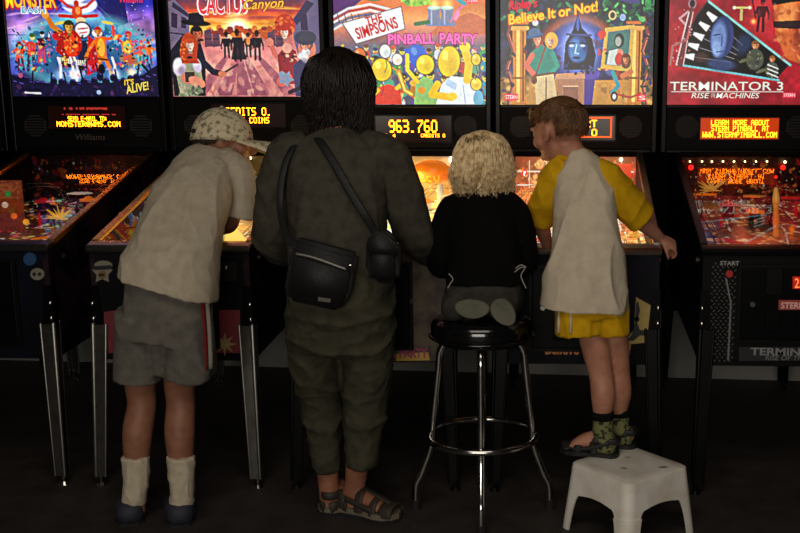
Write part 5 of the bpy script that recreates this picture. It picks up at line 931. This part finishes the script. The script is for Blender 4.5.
for p, d in scalp(HM2, 3200, lambda d: not (d.y > .45 and d.z < .55), (.375, .45, .405)):
    w0 = HM2 @ p; out = (HM2.to_3x3() @ d).normalized(); q = w0; ph = random.uniform(0, 6.28); pts = [w0]; lay = random.uniform(0, .016)
    zend = c0.z-random.uniform(.165, .27)+(.05 if out.x > .25 else 0); n_ = 11; part = out.x+.15
    v_ = V((out.x*.9+.25*(1 if part > 0 else -1)*max(d.z, 0), out.y*.6-.25*max(d.z, 0), -.35)).normalized(); st_ = max(.004, (w0.z-zend)/n_*(1.0 if d.z < .5 else 1.32))
    for i in range(n_):
        v_ = (v_*.6+V((0, -.04, -1))*.4).normalized(); q = q+v_*st_; dz = q.z-c0.z; hx = V((q.x-c0.x, q.y-c0.y, 0)); hl_ = max(hx.length, 1e-4)
        if dz > -.02: tgt = math.sqrt(max(.0004, .094**2-max(dz, 0)**2*.92)); 
        else: tgt = .096-.030*min(1, (-dz-.02)/.16)**1.2
        tgt += lay
        if hl_ < tgt-.004 or hl_ > tgt+.012: hx = hx/hl_*(tgt*.75+hl_*.25 if hl_ > tgt else tgt)
        q = V((c0.x, c0.y, q.z))+hx
        k_ = max(0, min(1, -dz/.16)); pts.append(q+V((math.sin(ph+i*.9), math.cos(ph+i*.8), 0))*(.006*k_*k_+.0012))
    R0.append((pts, .0028))
HAIRW = mat('very dark brown hair', (24, 15, 11), rough=.45); hr = strands('hair', R0, HAIRW, wom)
bm = bm_(); ell(bm, HM2 @ V((0, -.07, .12)), (.37*.228, .44*.228, .395*.228)); loft(bm, [c0+V((0, -.01, .02)), c0+V((0, -.02, -.08)), c0+V((0, -.02, -.17))], [.085, .085, .06], [.08, .07, .045], n=20); put('hair_under_layer', fuse(bm, .007, 4), HAIRW, hr)

# bags worn by the woman
FAB = mat('black bag nylon', (20, 19, 20), rough=.6, noise=40, bump=(300, .3)); ZIP = mat('pale zip', (120, 116, 110), rough=.4, metal=.5)
bc = P(318, 274, 3.27); bagT = thing('shoulder_bag', 'black rectangular shoulder bag with a pale zip hanging behind the woman\'s left hip', 'bag', bc)
def panel(bm, px, Y, th, bev=.01):
    q = [P(x, y, Y) for x, y in px]; A = [bm.verts.new(p) for p in q]; B = [bm.verts.new(p+V((0, th, 0))) for p in q]; n = len(q)
    fs = [bm.faces.new(A), bm.faces.new(B[::-1])]+[bm.faces.new((A[i], B[i], B[(i+1) % n], A[(i+1) % n])) for i in range(n)]; bmesh.ops.recalc_face_normals(bm, faces=fs)
    if bev: bmesh.ops.bevel(bm, geom=list(bm.edges), offset=bev, segments=3, affect='EDGES', clamp_overlap=True)
    return bm
put('bag_body', smooth_bm(panel(bm_(), [(294, 238), (357, 255), (350, 296), (338, 312), (288, 301), (283, 292), (287, 268)], 3.275, .055, .012), 'bag_body'), FAB, bagT)
fp = put('front_pocket', smooth_bm(panel(bm_(), [(295, 254), (350, 271), (341, 305), (291, 294)], 3.262, .02, .006), 'front_pocket'), FAB, bagT)
bm = bm_(); loft(bm, [P(297, 254, 3.262), P(315, 258, 3.259), P(345, 269, 3.262)], [.0045]*3, n=8); put('zip', smooth_bm(bm, 'zip'), ZIP, bagT)
bm = bm_(); loft(bm, [P(350, 266, 3.262), P(352, 272, 3.258)], [.007, .005], n=8, sub=1); put('zip_pull', bm, CHROME, bagT); bm = bm_(); panel(bm, [(318, 297), (331, 299), (330, 302.5), (318, 301)], 3.258, .004, 0); put('maker_tag', bm, mat('grey tag', (84, 80, 74), rough=.5), bagT)
def strap(pts, w, m, par):
    bm = bm_(); loft(bm, pts, [w]*len(pts), [.0025]*len(pts), hint=(1, -.1, .15), n=8); return put('strap', smooth_bm(bm, 'strap'), m, par)
strap([P(296, 246, 3.29), P(286, 235, 3.335), P(280, 205, 3.45), P(283, 172, 3.47), P(291, 150, 3.51), P(300, 141, 3.56)], .0115, FAB, bagT)
pc = P(383, 259, 3.30); po = thing('pouch', 'black padded camera pouch on a diagonal strap at the woman\'s right hip', 'pouch', pc)
put('pouch_body', smooth_bm(panel(bm_(), [(366, 238), (380, 228), (398, 243), (400, 270), (396, 284), (372, 284), (364, 274)], 3.285, .075, .018), 'pouch_body'), FAB, po)
put('pouch_flap', smooth_bm(panel(bm_(), [(366, 240), (380, 230), (397, 245), (398, 256), (366, 254)], 3.275, .02, .006), 'pouch_flap'), FAB, po)
strap([P(376, 234, 3.30), P(366, 217, 3.375), P(352, 195, 3.405), P(336, 167, 3.435), P(322, 144, 3.49), P(314, 134, 3.56)], .0125, FAB, po)

# ---- 3. bar stool
sx, sy = -.268, 3.60; st = thing('bar_stool', 'chrome bar stool with round glossy black seat', 'stool', (sx, sy, 0)); ZS = .675
bm = bm_(); prof = [(0, ZS-.006), (.09, ZS-.004), (.14, ZS-.003), (.158, ZS-.010), (.168, ZS-.028), (.168, ZS-.06), (.160, ZS-.074), (.145, ZS-.08), (0, ZS-.08)]; n = 48; rings = []
for r, z in prof: rings.append([bm.verts.new((sx+max(r, .0005)*math.cos(2*PI*i/n), sy+max(r, .0005)*math.sin(2*PI*i/n), z)) for i in range(n)])
for a, b in zip(rings, rings[1:]):
    for i in range(n): bm.faces.new((a[i], a[(i+1) % n], b[(i+1) % n], b[i]))
bm.faces.new(rings[0]); bm.faces.new(rings[-1]); bmesh.ops.recalc_face_normals(bm, faces=bm.faces); seat = put('seat', smooth_bm(bm, 'seat'), mat('glossy black vinyl', (14, 13, 14), rough=.16, coat=.5), st)
bm = bm_(); cyl(bm, (sx, sy, ZS-.086), .147, .007, n=40); put('seat_plate', bm, DARKMETAL, seat)
bm = bm_(); loft(bm, [V((sx+.172*math.cos(t), sy+.172*math.sin(t), ZS-.066)) for t in [2*PI*i/32 for i in range(33)]], [.004]*33, n=8, sub=2); put('seat_piping', smooth_bm(bm, 'seat_piping'), mat('glossy black vinyl', (14, 13, 14)), seat)
for i in range(4):
    a = -PI/2+i*PI/2+.05; d = V((math.cos(a), math.sin(a), 0)); c0 = V((sx, sy, 0)); bm = bm_()
    if i % 2 == 0 or True: loft(bm, [c0+d*.075+V((0, 0, ZS-.088)), c0+d*.115+V((0, 0, ZS-.092)), c0+d*.138+V((0, 0, ZS-.125)), c0+d*.145+V((0, 0, ZS-.19)), c0+d*.166+V((0, 0, .30)), c0+d*.172+V((0, 0, .225)), c0+d*.205+V((0, 0, .13)), c0+d*.225+V((0, 0, .085)), c0+d*.228+V((0, 0, .02))], [.0125]*9, n=16, sub=5)
    l = put('leg', smooth_bm(bm, 'leg'), CHROME, st); bm = bm_(); cyl(bm, c0+d*.228+V((0, 0, 0)), .018, .035, n=18, r2=.0155); put('rubber_foot', bm, RUBBER, l)
bm = bm_(); loft(bm, [V((sx+.183*math.cos(t), sy+.183*math.sin(t), .262)) for t in [2*PI*i/48 for i in range(49)]], [.0105]*49, n=14, sub=1, cap='flat'); put('foot_ring', smooth_bm(bm, 'foot_ring'), CHROME, st)

# ---- 4. toddler kneeling on the stool
tod = thing('person', 'toddler with curly blond hair in a black top kneeling on the bar stool', 'person', (sx, sy, ZS))
BZ = lambda px, py, Y: P(px, py, Y)
bm = bm_(); tsp = [BZ(484, 292, 3.57), BZ(484, 270, 3.57), BZ(483, 235, 3.60), BZ(483, 205, 3.63), BZ(483, 190, 3.65)]
loft(bm, tsp, [.08, .092, .095, .10, .045], [.05, .07, .075, .07, .042], n=20)
HM3 = head_frame(BZ(483, 163, 3.665), math.radians(4), math.radians(10), 0, .195); loft(bm, [tsp[-1], HM3 @ V((0, -.08, -.2))], [.042, .045], n=14, sub=1); head_blobs(bm, HM3)
for s in (-1, 1):
    hip = BZ(484+s*16, 299, 3.57); kn = V((sx+s*.075, 3.725, ZS+.045)); an = V((sx+s*.075, 3.50, ZS+.038)); loft(bm, [hip, hip.lerp(kn, .5), kn], [.062, .056, .046], n=16); loft(bm, [kn, kn.lerp(an, .5), an], [.045, .042, .03], n=14)
    sh_ = BZ(483+s*31, 212, 3.63); el = BZ(483+s*41, 258, 3.66); wr = BZ(483+s*30, 262, 3.80); loft(bm, [sh_, sh_.lerp(el, .5), el, el.lerp(wr, .5), wr], [.037, .033, .028, .027, .02], n=14); hand(bm, wr, (wr-el), (0, 0, 1), -s, .11, .4)
put('body', fuse(bm, .005, 5), SKIN3, tod); eyes(HM3, tod)
bm = bm_(); loft(bm, [BZ(484, 283, 3.565), BZ(484, 268, 3.57), BZ(483, 240, 3.595), BZ(483, 214, 3.625), BZ(483, 198, 3.645), BZ(483, 189, 3.655)], [.122, .120, .114, .112, .084, .060], [.105, .10, .092, .088, .074, .058], n=36, cap='flat', expo=2.3)
for s in (-1, 1): loft(bm, [BZ(483+s*18, 204, 3.63), BZ(483+s*32, 213, 3.63), BZ(483+s*40, 240, 3.64), BZ(483+s*43, 262, 3.665), BZ(483+s*36, 266, 3.75), BZ(483+s*31, 264, 3.79)], [.045, .05, .046, .044, .038, .033], n=20, cap='flat')
me = fuse(bm, .0055, 6); displace(me, folds(.004, 8, 11, (1, 1, .6))); put('top', me, cloth('black knit', (8, 8, 8), (6, 6, 6)), tod)
bm = bm_(); loft(bm, [BZ(484, 274, 3.57), BZ(484, 290, 3.56), BZ(485, 303, 3.565)], [.112, .124, .122], [.092, .098, .09], n=32, cap='flat')
for s in (-1, 1): kn = V((sx+s*.075, 3.725, ZS+.052)); an = V((sx+s*.075, 3.505, ZS+.045)); hip = BZ(484+s*18, 300, 3.57); loft(bm, [hip, hip.lerp(kn, .5), kn], [.07, .065, .055], n=20); loft(bm, [kn, kn.lerp(an, .5), an], [.052, .05, .046], n=18)
me = fuse(bm, .0055, 4); displace(me, folds(.004, 9, 12)); tr = put('trousers', me, cloth('dark grey jersey', (58, 56, 52), (46, 44, 42)), tod)
SOLEG = mat('grey green crepe sole', (98, 98, 82), rough=.85, noise=18, bump=(60, .3), col2=(80, 80, 66))
for px, py, rx, ry, rot in ((472, 309.5, .055, .031, .05), (503.5, 313, .035, .048, -.65)):
    c0 = BZ(px, py, 3.455); bm = bm_(); n = 28; A = []
    R2 = Matrix.Rotation(rot, 3, 'Y')
    for y, k in ((0, .93), (.004, 1), (.016, 1), (.02, .95)):
        ring = []
        for i in range(n):
            t = 2*PI*i/n; wv = V((rx*k*math.cos(t)*(1+.12*math.sin(t)), y-.0, ry*k*math.sin(t))); ring.append(bm.verts.new(c0+R2 @ wv))
        A.append(ring)
    for a, b in zip(A, A[1:]):
        for i in range(n): bm.faces.new((a[i], a[(i+1) % n], b[(i+1) % n], b[i]))
    bm.faces.new(A[0]); bm.faces.new(A[-1]); bmesh.ops.recalc_face_normals(bm, faces=bm.faces); so = put('shoe_sole', bm, SOLEG, tod)
    bm = bm_(); ell(bm, c0+V((0, .062, .004)), (rx*.92, .05, ry*.9), R2, 20, 14); put('shoe_upper', smooth_bm(bm, 'shoe_upper'), mat('dark grey shoe', (40, 40, 38), rough=.8), so)
bm = bm_()
for pts in ([(449, 274), (453, 279), (450, 284), (448, 288)], [(515, 272), (520, 268), (525, 268), (521, 276), (526, 288)], [(516, 268), (521, 265), (526, 267)]): loft(bm, [BZ(x, y, 3.475) for x, y in pts], [.0019]*len(pts), n=7)
put('white_lace', smooth_bm(bm, 'white_lace'), mat('white cord', (150, 146, 138), rough=.8), tr)
BLOND = mat('pale blond hair', (244, 220, 172), rough=.4, col2=(170, 126, 72), noise=70); R0 = []
c0 = HM3 @ V((0, -.05, .1))
for p, d in scalp(HM3, 4200, lambda d: not (d.y > .5 and d.z < .5), (.375, .45, .41)):
    w0 = HM3 @ p; out = (HM3.to_3x3() @ d).normalized(); q = w0; pts = [w0]; ph = random.uniform(0, 6.28); lay = random.uniform(0, .012); fly = random.random() < .03
    key = (int(math.atan2(d.x, d.y)*4.2), int(d.z*3.2+5)); lr = random.Random(hash(key)*31 % 99991); zend = c0.z-lr.uniform(.062, .165)-random.uniform(0, .012); n_ = 16; st_ = max(.006, (w0.z-zend)/n_*(1.0 if d.z < .5 else 1.35)); cr = lr.uniform(.007, .014); sp_ = lr.uniform(.75, 1.15)*lr.choice((-1, 1)); ph = lr.uniform(0, 6.28)+random.uniform(-.35, .35); fly = random.random() < .09
    v_ = V((out.x+random.uniform(-.2, .2), out.y-.25*max(d.z, 0), -.3)).normalized(); a_ = V((-out.y, out.x, 0)); a_ = a_.normalized() if a_.length > .1 else V((1, 0, 0))
    for i in range(n_):
        t = i/(n_-1); v_ = (v_*.62+V((0, 0, -1))*.38).normalized(); q = q+v_*st_; dz = q.z-c0.z; hx = V((q.x-c0.x, q.y-c0.y, 0)); hl_ = max(hx.length, 1e-4)
        tgt = (math.sqrt(max(.0003, .082**2-max(dz, 0)**2*.9)) if dz > 0 else .082+.008*min(1, -dz/.05)-.034*max(0, (-dz-.05)/.08))+lay+(.022*t if fly else 0)
        if hl_ < tgt-.003 or hl_ > tgt+.01: hx = hx/hl_*tgt
        q = V((c0.x, c0.y, q.z))+hx; k_ = max(0, t-.3)/.7
        pts.append(q+out*(math.cos(ph+i*sp_)*cr*k_)+a_*(math.sin(ph+i*sp_)*cr*k_+.0015*math.sin(ph+i*.5)))
    R0.append((pts, .0017))
for k in range(40):
    t0 = PI*(1.0+random.uniform(-.62, .62))+PI/2*0; dr = V((math.sin(t0), math.cos(t0), 0)); rc = random.uniform(.006, .011); ph = random.uniform(0, 6.28); sg = random.choice((-1, 1)); z0 = c0.z-random.uniform(-.03, .05); z1 = c0.z-random.uniform(.08, .165); tn = random.uniform(1.3, 2.2); ta = V((dr.y, -dr.x, 0)); lean = random.uniform(-.02, .02)
    for q_ in range(9):
        e = V((random.gauss(0, .0016), random.gauss(0, .0016), random.gauss(0, .003))); pts = []; dp = random.uniform(-.25, .25)
        for i in range(19):
            t = i/18; k_ = min(1, t*2.2); an = ph+sg*(tn*2*PI*t+dp); r_ = .086+.012*math.sin(PI*min(1, t*.9))-.022*max(0, t-.6)/.4
            pts.append(V((c0.x, c0.y, z0+(z1-z0)*t))+dr*(r_+rc*k_*math.cos(an))+ta*(rc*k_*math.sin(an)+lean*t)+e)
        R0.append((pts, .0016))
hr = strands('hair', R0, BLOND, tod); bm = bm_(); ell(bm, HM3 @ V((0, -.07, .11)), (.38*.195, .44*.195, .40*.195)); loft(bm, [c0+V((0, -.005, 0)), c0+V((0, -.01, -.085))], [.07, .055], [.066, .045], n=18, sub=1); put('hair_under_layer', fuse(bm, .006, 4), BLOND, hr)

# ---- 5. white plastic step stool
stp = thing('step_stool', 'worn white plastic step stool standing on the floor under the boy in yellow', 'step stool', (.216, 3.447, 0)); HH = .222; rz = math.radians(41)
WPL = mat('worn white plastic', (232, 226, 216), rough=.5, noise=10, col2=(204, 194, 176), thresh=(.3, .6)); WPL2 = WPL
def sq(u, half, rnd=.035):
    """Point on a rounded square of half width, u in [0,4)."""
    k = int(u) % 4; t = (u-int(u))*2-1; L = half-rnd; tt = t*half
    if abs(tt) <= L: x, y = tt, -half
    else:
        a = (abs(tt)-L)/rnd*PI/4; x, y = math.copysign(L+rnd*math.sin(a), tt), -half+rnd-rnd*math.cos(a)
    c, s = [(1, 0), (0, 1), (-1, 0), (0, -1)][k]; return x*c-y*s, x*s+y*c
def zlow(u):
    t = abs((u-int(u))*2-1); 
    if t > .70: return 0
    if t < .46: return .135-.008*(t/.46)**2
    q = (.70-t)/.24; return .127*(1-(1-q)**3)**.6
def W3(x, y, z): c, s = math.cos(rz), math.sin(rz); return V((.216+x*c-y*s, 3.447+x*s+y*c, z))
halfz = lambda z: .138+.022*(1-z/HH)
def wall(us, z_of, name, par, m):
    bm = bm_(); cols = []
    for u in us:
        zt, zb = z_of(u); col = []
        for j in range(7): z = zt+(zb-zt)*j/6; x, y = sq(u % 4, halfz(z)); col.append(bm.verts.new(W3(x, y, z)))
        cols.append(col)
    return bm, cols
def bake(o, ang=.7):
    dg = bpy.context.evaluated_depsgraph_get(); dg.update(); me = bpy.data.meshes.new_from_object(o.evaluated_get(dg)); o.modifiers.clear(); o.data = me
    me.set_sharp_from_angle(angle=ang)
ZJ = .105
lo_, hi_ = .46, .70
for _ in range(40):
    md_ = (lo_+hi_)/2
    if zlow((md_+1)/2) > ZJ: lo_ = md_
    else: hi_ = md_
TJ = lo_; half = [TJ*i/14 for i in range(15)]+[TJ+(.6999-TJ)*(1-(1-i/14)**2) for i in range(1, 15)]+[.70001]+[.70+.30*i/14 for i in range(1, 14)]
ts = sorted([-t for t in half if t > 0])+half
us = [k+(t+1)/2 for k in range(4) for t in [-1]+ts]; N = len(us)
bm, cols = wall(us, lambda u: (HH-.012, max(zlow(u), ZJ)), 'seat', stp, WPL)
for i in range(N):
    a, b = cols[i], cols[(i+1) % N]
    for j in range(6): bm.faces.new((a[j], a[j+1], b[j+1], b[j]))
prev = [c[0] for c in cols]
for hf, z in ((.1375, HH-.004), (.132, HH), (.10, HH+.0005), (.05, HH), (.01, HH)):
    ring = [bm.verts.new(W3(*sq(u, hf, min(.033, hf*.6)), z)) for u in us]
    for i in range(N): bm.faces.new((prev[i], prev[(i+1) % N], ring[(i+1) % N], ring[i]))
    prev = ring
bm.faces.new(prev[::-1]); bmesh.ops.recalc_face_normals(bm, faces=bm.faces)
top = put('step_top', smooth_bm(bm, 'step_top'), WPL, stp); md = top.modifiers.new('thick', 'SOLIDIFY'); md.thickness = .006; md.offset = -1; bake(top)
for k in range(4):
    uu = [k+(t-1)/2 for t in half if t >= TJ-1e-6]+[k+0.0]+[k-(t-1)/2 for t in half[::-1] if t >= TJ-1e-6]
    bm, cols = wall(uu, lambda u: (ZJ, min(zlow(u % 4), ZJ-1e-4)), 'leg', stp, WPL)
    for a, b in zip(cols, cols[1:]):
        for j in range(6): bm.faces.new((a[j], a[j+1], b[j+1], b[j]))
    bmesh.ops.recalc_face_normals(bm, faces=bm.faces); l = put('leg', smooth_bm(bm, 'leg'), WPL2, stp); md = l.modifiers.new('thick', 'SOLIDIFY'); md.thickness = .006; md.offset = -1; bake(l)
bm = bm_()
for px, py, w_, a in ((624, 468, .012, .3), (663, 467, .016, -.2), (628, 457, .009, .5), (600, 482, .0, 0)):
    if w_: c0 = F(px, py, HH+.0012); q = [c0+V((w_*math.cos(t+a), .4*w_*math.sin(t), 0)) for t in (0, .8, 1.6, 2.6, 3.4, 4.4, 5.3)]; bm.faces.new([bm.verts.new(p) for p in q])
put('scuff_marks', bm, mat('dark scuffs', (70, 62, 54), rough=.9), stp)

# ---- 6. boy in a yellow-sleeved shirt on the step stool
boy = thing('person', 'boy in a white shirt with yellow sleeves standing on the white step stool', 'person', (.16, 3.55, HH))
f1p, f2p = F(606, 455, HH), F(624, 446, HH); a1, a2 = P(603, 430, f1p.y+.0), P(619, 424, f2p.y); k1, k2 = P(601, 375, 3.555), P(618, 372, 3.60); h1, h2 = P(590, 318, 3.56), P(610, 316, 3.59)
bm = bm_()
for a, k, h in ((a1, k1, h1), (a2, k2, h2)):
    loft(bm, [h, h.lerp(k, .5), k, a.lerp(k, .62)+V((.004, -.008, 0)), a.lerp(k, .3), a, a-V((0, 0, .03))], [.05, .048, .040, .040, .031, .027, .028], n=18)
FD = (-1, .28); dv = V((FD[0], FD[1], 0)).normalized()
foot_skin(bm, a1, f1p-dv*.03, FD, .18, .072, .012); foot_skin(bm, a2, f2p-dv*.03, FD, .18, .072, .012)
bsp = [P(590, 312, 3.565), P(588, 280, 3.57), P(585, 245, 3.59), P(584, 205, 3.62), P(580, 172, 3.655), P(575, 157, 3.675)]
loft(bm, bsp, [.09, .09, .086, .092, .07, .042], [.07, .068, .066, .066, .054, .042], n=20)
HM4 = head_frame(P(559.5, 131, 3.69), math.radians(-50), math.radians(10), 0, .208); loft(bm, [bsp[-1], HM4 @ V((0, -.1, -.2))], [.042, .045], n=14, sub=1); head_blobs(bm, HM4)
sR, sL = P(609, 182, 3.65), P(556, 184, 3.67); eR, eL = P(640, 220, 3.70), P(540, 222, 3.76); wR, wL = P(660, 238, 3.765), P(548, 246, 3.83)
loft(bm, [sR, sR.lerp(eR, .5), eR, eR.lerp(wR, .4), wR], [.036, .032, .028, .027, .018], n=16); hand(bm, wR, (.75, .25, -.42), (.35, -.55, .75), 1, .118, .85, .05)
loft(bm, [sL, sL.lerp(eL, .5), eL, eL.lerp(wL, .4), wL], [.036, .032, .028, .027, .018], n=16); hand(bm, wL, (.3, 1, -.1), (0, 0, 1), 1, .125, .4)
put('body', fuse(bm, .0048, 5), SKIN4, boy); eyes(HM4, boy)
bm = bm_(); loft(bm, [P(583, 307, 3.565), P(584, 290, 3.565), P(586, 260, 3.58), P(585, 225, 3.605), P(584, 195, 3.63), P(582, 173, 3.655), P(577, 160, 3.67), P(575, 156, 3.675)], [.142, .134, .120, .108, .102, .084, .056, .047], [.115, .108, .10, .09, .085, .075, .058, .048], n=40, cap='flat', expo=2.2)
me = fuse(bm, .005, 5); f1 = folds(.014, 7, 21, (1.6, 1, .4)); f2 = folds(.002, 18, 22, (1, 1, .5)); displace(me, lambda p: (f1(p)+f2(p))*(.75 if p.z < 1.0 else .6)); shirt = put('shirt', me, cloth('cream white cotton', (200, 186, 164), (188, 174, 152)), boy)
YEL2 = cloth('mustard yellow cotton', (206, 160, 20), (186, 140, 14))
for q, r in (([P(588, 164, 3.66), P(600, 175, 3.645), P(612, 188, 3.645), P(628, 205, 3.668), P(641, 218, 3.69)], [.034, .055, .059, .058, .055]), ([P(568, 163, 3.665), P(560, 173, 3.655), P(553, 187, 3.665), P(545, 206, 3.705), P(540, 221, 3.74)], [.034, .052, .055, .053, .050])):
    bm = bm_(); loft(bm, q, r, n=26, cap='flat', expo=2.1); me = fuse(bm, .0048, 9); displace(me, folds(.006, 9, 23, (1.2, 1, .8))); put('sleeve', me, YEL2, boy)
bm = bm_(); c0 = P(574.5, 156, 3.672); loft(bm, [c0+V((.054*math.cos(t), .050*math.sin(t)+.0, .004+.012*math.sin(t))) for t in [2*PI*i/24 for i in range(25)]], [.0095]*25, n=8, sub=1); put('collar', smooth_bm(bm, 'collar'), YEL2, boy)
bm = bm_(); loft(bm, [P(590, 298, 3.57), P(592, 315, 3.57)], [.118, .12], [.098, .095], n=30, sub=1, cap='flat'); loft(bm, [P(577, 308, 3.56), P(578, 334, 3.555)], [.074, .078], [.09, .092], n=26, sub=1, cap='flat'); loft(bm, [P(608, 308, 3.585), P(609, 332, 3.585)], [.068, .070], [.09, .092], n=26, sub=1, cap='flat'); loft(bm, [P(594, 308, 3.57), P(595, 330, 3.57)], [.05, .045], [.088, .082], n=24, sub=1, cap='flat')
me = fuse(bm, .005, 4); displace(me, folds(.005, 10, 25, (1.5, 1, .3))); sh = put('shorts', me, YEL2, boy)
for px in (559, 571):
    bm = bm_(); loft(bm, [P(px, 308, 3.49 if px > 565 else 3.515), P(px-.5, 333, 3.468 if px > 565 else 3.495)], [.0055, .0055], [.012, .012], hint=(1, 0, 0), n=8, sub=1, cap='flat'); put('white_stripe', smooth_bm(bm, 'white_stripe'), cloth('white trim', (206, 196, 176)), sh)
SOCKG = mat('green patterned sock', (112, 112, 68), rough=.9, noise=55, col2=(26, 28, 20), thresh=(.42, .49), bump=(300, .2)); SB = cloth('black sock cuff', (18, 18, 18))
for a, fp_ in ((a1, f1p), (a2, f2p)):
    tp = P(602.5 if a is a1 else 619.5, 414 if a is a1 else 411, fp_.y); bm = bm_(); loft(bm, [tp, tp.lerp(a, .6), a-V((0, 0, .015)), fp_-dv*.0+V((0, 0, .03)), fp_+dv*.05+V((0, 0, .03))], [.0345, .034, .034, .037, .03], [.036, .035, .036, .036, .024], n=20, cap='flat'); sk = put('sock', fuse(bm, .0045, 3), SOCKG, boy)
    bm = bm_(); loft(bm, [tp+V((0, 0, .008)), tp-V((0, 0, .016))], [.037, .037], n=20, sub=1, cap='flat'); put('sock_cuff', smooth_bm(bm, 'sock_cuff'), SB, sk)
    hl = fp_-dv*.045; xv = V((-dv.y, dv.x, 0)); DS = mat('black sandal', (20, 18, 18), rough=.6); sn = put('sandal_sole', sole(bm_(), hl, FD, .205, .085, .014), DS, boy); bm = bm_()
    for t, hh, w_ in ((.40, .052, .036), (.66, .036, .038)):
        c0 = hl+dv*.2*t; loft(bm, [c0+xv*w_+V((0, 0, .012)), c0+xv*w_*.9+V((0, 0, hh*.8)), c0+V((0, 0, hh+.012)), c0-xv*w_*.9+V((0, 0, hh*.8)), c0-xv*w_+V((0, 0, .012))], [.014]*5, [.004]*5, hint=dv, n=8)
    for s in (-1, 1): loft(bm, [hl+dv*.03+xv*s*.034+V((0, 0, .052)), hl+dv*.09+xv*s*.038+V((0, 0, .03)), hl+dv*.15+xv*s*.037+V((0, 0, .018))], [.008]*3, [.004]*3, hint=(0, 0, 1), n=8)
    loft(bm, [hl+dv*.08+xv*.036+V((0, 0, .055)), hl+dv*.015+xv*.024+V((0, 0, .055)), hl+V((0, 0, .055)), hl+dv*.015-xv*.024+V((0, 0, .055)), hl+dv*.08-xv*.036+V((0, 0, .055))], [.011]*5, [.004]*5, hint=(0, 0, 1), n=8); loft(bm, [hl+dv*.165+xv*.03+V((0, 0, .02)), hl+dv*.178+V((0, 0, .034)), hl+dv*.165-xv*.03+V((0, 0, .02))], [.02]*3, [.005]*3, hint=dv, n=8); put('sandal_strap', smooth_bm(bm, 'sandal_strap'), DS, sn)
    bm = bm_()
    for i in range(5): p = hl+dv*(.03+.02*i)-xv*.040+V((0, 0, .035+.012*(i % 3))); ell(bm, p, (.008, .006, .006), u=8, v=6)
    put('sock_print', bm, mat('pale sock print', (176, 176, 156), rough=.8), sk)
BROWN = mat('short brown hair', (112, 76, 46), rough=.4, col2=(70, 45, 26), noise=40); R0 = []
def hair_ok(d):
    if d.y > .35: return d.z > .42
    if abs(d.x) > .62 and d.y > -.42: return d.z > .24
    return d.z > -.38
crown = V((.1, -.55, .82)).normalized()
for p, d in scalp(HM4, 3000, hair_ok, (.375, .45, .40)):
    w0 = HM4 @ p; R3 = HM4.to_3x3().normalized(); out = (R3 @ d).normalized(); fl_ = d-crown; fl_ = fl_-d*fl_.dot(d)
    if fl_.length < .05: fl_ = V((1, 0, 0))
    dirw = (R3 @ (fl_.normalized()+V((0, .25 if d.y > 0 else 0, -.15)))).normalized(); L = random.uniform(.018, .032)*(1.25 if d.y > .3 else 1); q = w0; pts = [w0]; lift = .42 if d.y > .2 else .22
    for i in range(5): q = q+(dirw*(1)+out*(lift-.1*i)).normalized()*(L/5); pts.append(q)
    R0.append((pts, .0021))
for _ in range(420):
    x = random.uniform(-.26, .26); w0 = HM4 @ V((x, .30+random.uniform(-.05, .06)-abs(x)*.2, .36+random.uniform(-.06, .06))); R3 = HM4.to_3x3().normalized(); q = w0; pts = [w0]; v_ = (R3 @ V((.25+random.uniform(-.2, .2), .8, .35))).normalized()
    for i in range(6): v_ = (v_+R3 @ V((.10, .05, -.22))).normalized(); q = q+v_*.0075; pts.append(q)
    R0.append((pts, .002))
hr = strands('hair', R0, BROWN, boy); bm = bm_()
ell(bm, HM4 @ V((0, -.065, .15)), (.365*.208, .435*.208, .385*.208), HM4.to_3x3().normalized()); me = smooth_bm(bm, 'h'); bm = bm_(); bm.from_mesh(me); Mi = HM4.inverted()
bmesh.ops.delete(bm, geom=[v for v in bm.verts if not hair_ok(((Mi @ v.co)-V((0, -.05, .12))).normalized())], context='VERTS'); put('hair_under_layer', smooth_bm(bm, 'hair_under_layer'), BROWN, hr)
# ------------------------------------------------------------------ light
def area(name, loc, tgt, size, e, col):
    l = bpy.data.lights.new(name, 'AREA'); l.shape = 'RECTANGLE'; l.size, l.size_y = size; l.energy = e; l.color = col
    o = bpy.data.objects.new(name, l); COL.objects.link(o); o.location = loc; o.rotation_euler = (V(tgt)-V(loc)).to_track_quat('-Z', 'Y').to_euler(); return o
area('rear_area_light', (-.6, -2.6, 1.75), (-.3, 3.6, .8), (3.0, 1.5), 98, (1, .925, .82))  # broad unseen area light, low behind the camera
area('ceiling_light', (-.3, 1.5, 2.9), (-.4, 3.6, .8), (2.0, 1.0), 20, (1, .9, .78))
w = bpy.data.worlds.new('dim room'); SC.world = w; w.use_nodes = True
w.node_tree.nodes['Background'].inputs[0].default_value = (.9, .85, .8, 1); w.node_tree.nodes['Background'].inputs[1].default_value = .004
